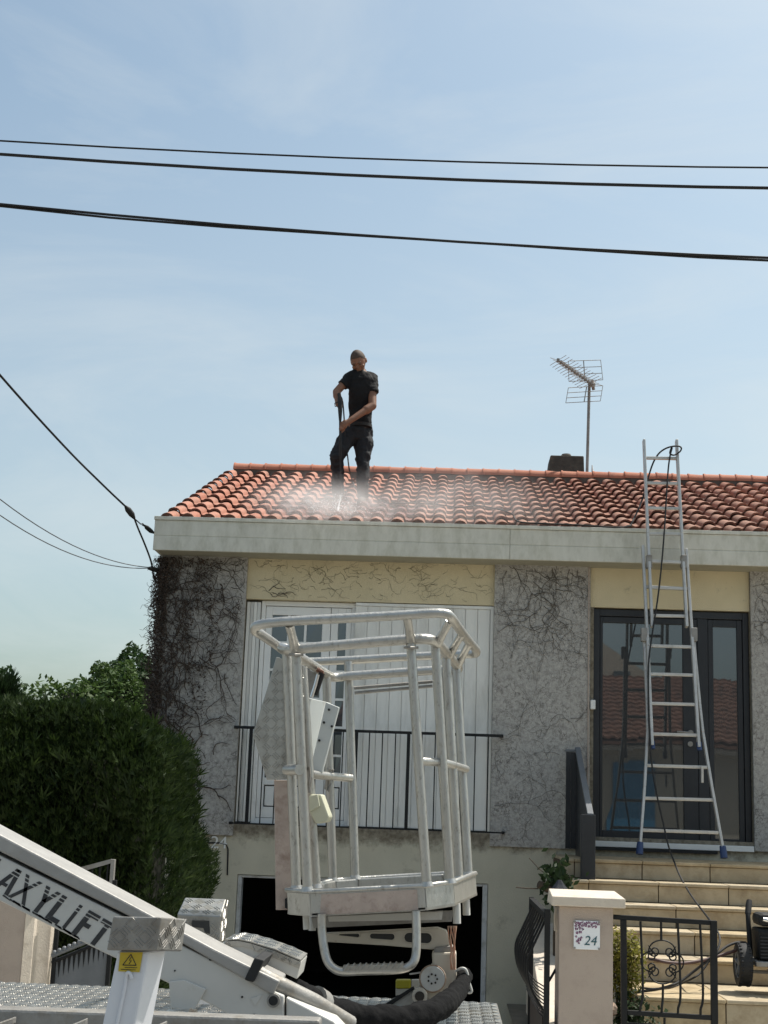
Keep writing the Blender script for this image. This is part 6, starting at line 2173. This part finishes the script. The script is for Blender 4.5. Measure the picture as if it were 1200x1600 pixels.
MB().prism([V(p[0], -7.275, p[2]) for p in lk], (0, .01, 0)).build('link_edge', M_rubber, kn, fix=True)
lb_ = [(-0.188, -7.100, 0.923), (-0.125, -7.100, 0.926), (-0.124, -7.100, 0.891), (-0.187, -7.100, 0.888)]
MB().prism([V(p[0], -7.1, p[2]) for p in lb_], (0, .04, 0)).build('marker_lamp', mat('yellow_lens', (.42, .38, .03), None, rough=.4), lift, bevel=.006, fix=True)
lb_ = [(-0.123, -7.100, 0.924), (-0.067, -7.100, 0.928), (-0.066, -7.100, 0.891), (-0.186, -7.100, 0.861), (-0.187, -7.100, 0.886), (-0.122, -7.100, 0.891)]
MB().prism([V(p[0], -7.095, p[2]) for p in lb_], (0, .035, 0)).build('lamp_bracket', M_lift, lift, fix=True)
MB().tube([(-0.128, -7.250, 0.964), (-0.072, -7.250, 0.974)], .0035, 6).build('split_pin', M_alu, kn)
oc = MB()
rnd = random.Random(4)
for k in range(6):
    x0, x1 = 700 + k * 1.6, 703 + rnd.uniform(0, 9)
    a, b = Vector((0.021, -7.280, 1.158)), Vector((0.054, -7.280, 1.159))
    p = lerp(a, b, k / 5)
    e1 = lerp((0.033, -7.280, 1.072), (0.051, -7.280, 1.073), rnd.random())
    e2 = lerp((0.033, -7.290, 0.992), (0.058, -7.290, 0.993), rnd.random())
    oc.tube(smooth_path([p, lerp(p, e1, .5) + V(rnd.uniform(-.006, .006), -.01, 0), e1, lerp(e1, e2, .5) + V(rnd.uniform(-.006, .006), -.01, 0), e2], 3), .0028, 5)
oc.build('control_cables', M_orange, lift, smooth=60)
MB().tube(smooth_path([(0.058, -7.300, 0.989), (0.080, -7.320, 1.002), (0.098, -7.320, 0.993), (0.109, -7.320, 0.950), (0.120, -7.320, 0.916), (0.105, -7.320, 0.911)], 4), .0055, 8).build('white_hook', M_lift, lift, smooth=60)
# canvas sleeve round the hoses
sv = smooth_path([(-0.512, -8.200, 1.017), (-0.454, -8.150, 0.976), (-0.384, -8.050, 0.922), (-0.287, -7.980, 0.890), (-0.176, -7.930, 0.879), (-0.076, -7.850, 0.885), (0.003, -7.720, 0.905), (0.058, -7.500, 0.928), (0.087, -7.320, 0.956), (0.095, -7.220, 0.975)], 6)
rs = []
for i in range(len(sv)):
    t = i / (len(sv) - 1)
    rs.append((.030 + .021 * math.sin(math.pi * min(1, t * 1.15))) * (1 + .05 * math.sin(i * .9) + .03 * math.sin(i * 2.3)))
slv = MB().tube(sv, rs, 16).build('hose_sleeve', M_canvas, lift, smooth=180)
d_ = slv.modifiers.new('folds', 'SUBSURF')
d_.levels = 2
d_.render_levels = 2
tx = bpy.data.textures.new('sleeve_folds', 'CLOUDS')
tx.noise_scale = .05
dd_ = slv.modifiers.new('wrinkles', 'DISPLACE')
dd_.texture = tx
dd_.texture_coords = 'GLOBAL'
dd_.strength = .016
for t0 in (.18,):
    i = int(len(sv) * t0)
    MB().tube([sv[i - 1], sv[i], sv[i + 1]], [rs[i] + .006] * 3, 16).build('sleeve_strap', M_galvd, lift, smooth=50)

# ================================================================== house across the street, mirrored in the door
nh = thing('neighbour_house', 'pale house with red tiled roof across the street mirrored in the door glass', 'house', (2, -26, 0))
MB().box(-1.0, 13, -32, -23.0, -.1, 3.65).build('wall', mat('pale_wall', (.50, .45, .37), (.44, .39, .32), 2, .9), nh)
MB().add([(-1.4, -22.4, 3.5), (13.4, -22.4, 3.5), (13.4, -27.5, 5.5), (-1.4, -27.5, 5.5), (-1.4, -32.6, 3.5), (13.4, -32.6, 3.5), (-1.4, -22.4, 3.42), (13.4, -22.4, 3.42), (-1.4, -32.6, 3.42), (13.4, -32.6, 3.42)],
         [(0, 1, 2, 3), (3, 2, 5, 4), (0, 3, 4, 8, 6), (1, 7, 9, 5, 2), (6, 7, 1, 0), (8, 4, 5, 9)]).build('roof', mat('far_roof', (.23, .12, .085), (.14, .075, .055), 3, .9, stretch=(2, 1, 1), dirt=(.08, .05, .04), dscale=1.2), nh)
rw = MB()
NX, NY = 200, 15
for j in range(NY + 1):
    for jj in (0, 1):
        for i in range(NX + 1):
            t = j / NY
            x_ = -1.4 + 14.8 * i / NX
            rw.v.append((x_, -22.38 - 5.1 * min(1, (j + .0) / NY), 3.53 + 2.0 * t + .05 * abs(math.sin(x_ * math.pi / .26)) + (.0 if jj == 0 else .055)))
for k in range(2 * (NY + 1) - 1):
    for i in range(NX):
        a_ = k * (NX + 1) + i
        rw.f.append((a_, a_ + 1, a_ + NX + 2, a_ + NX + 1))
tag(rw.build('roof_tiles', MATS['far_roof'], nh), kind='stuff')
gb = MB().prism([(3.0, -30.0, 3.0), (6.0, -30.0, 3.0), (6.0, -30.0, 5.9), (4.5, -30.0, 6.9), (3.0, -30.0, 5.9)], (0, -.3, 0))
gb.build('gable_wall', MATS['pale_wall'], nh, fix=True)
MB().box(4.9, 5.4, -29.99, -29.95, 5.2, 6.0).build('window', M_pane, nh)
for x in (8.9, 10.2, 7.2):
    MB().box(x, x + .08, -22.99, -22.93, 1.2, 2.8).build('window_frame', M_white, nh)
MB().box(-1.0, 13, -22.99, -22.90, 3.3, 3.42).build('gutter', M_white, nh)
MB().box(4.1, 5.3, -22.99, -22.94, 0, 3.0).build('garage_door', mat('blue_door', (.05, .22, .38), (.045, .2, .34), 3, .5), nh)
for x in (2.3, 8.2, 10.3):
    MB().box(x, x + .9, -22.995, -22.95, 1.3, 2.7).build('window', M_pane, nh)
MB().tube([(1.9, -25.0, 4.4), (1.9, -25.0, 6.6)], .03, 6).build('mast', M_galvd, nh)
MB().tube([(1.5, -25.0, 6.4), (2.3, -25.0, 6.45)], .03, 6).build('mast', M_galvd, nh)
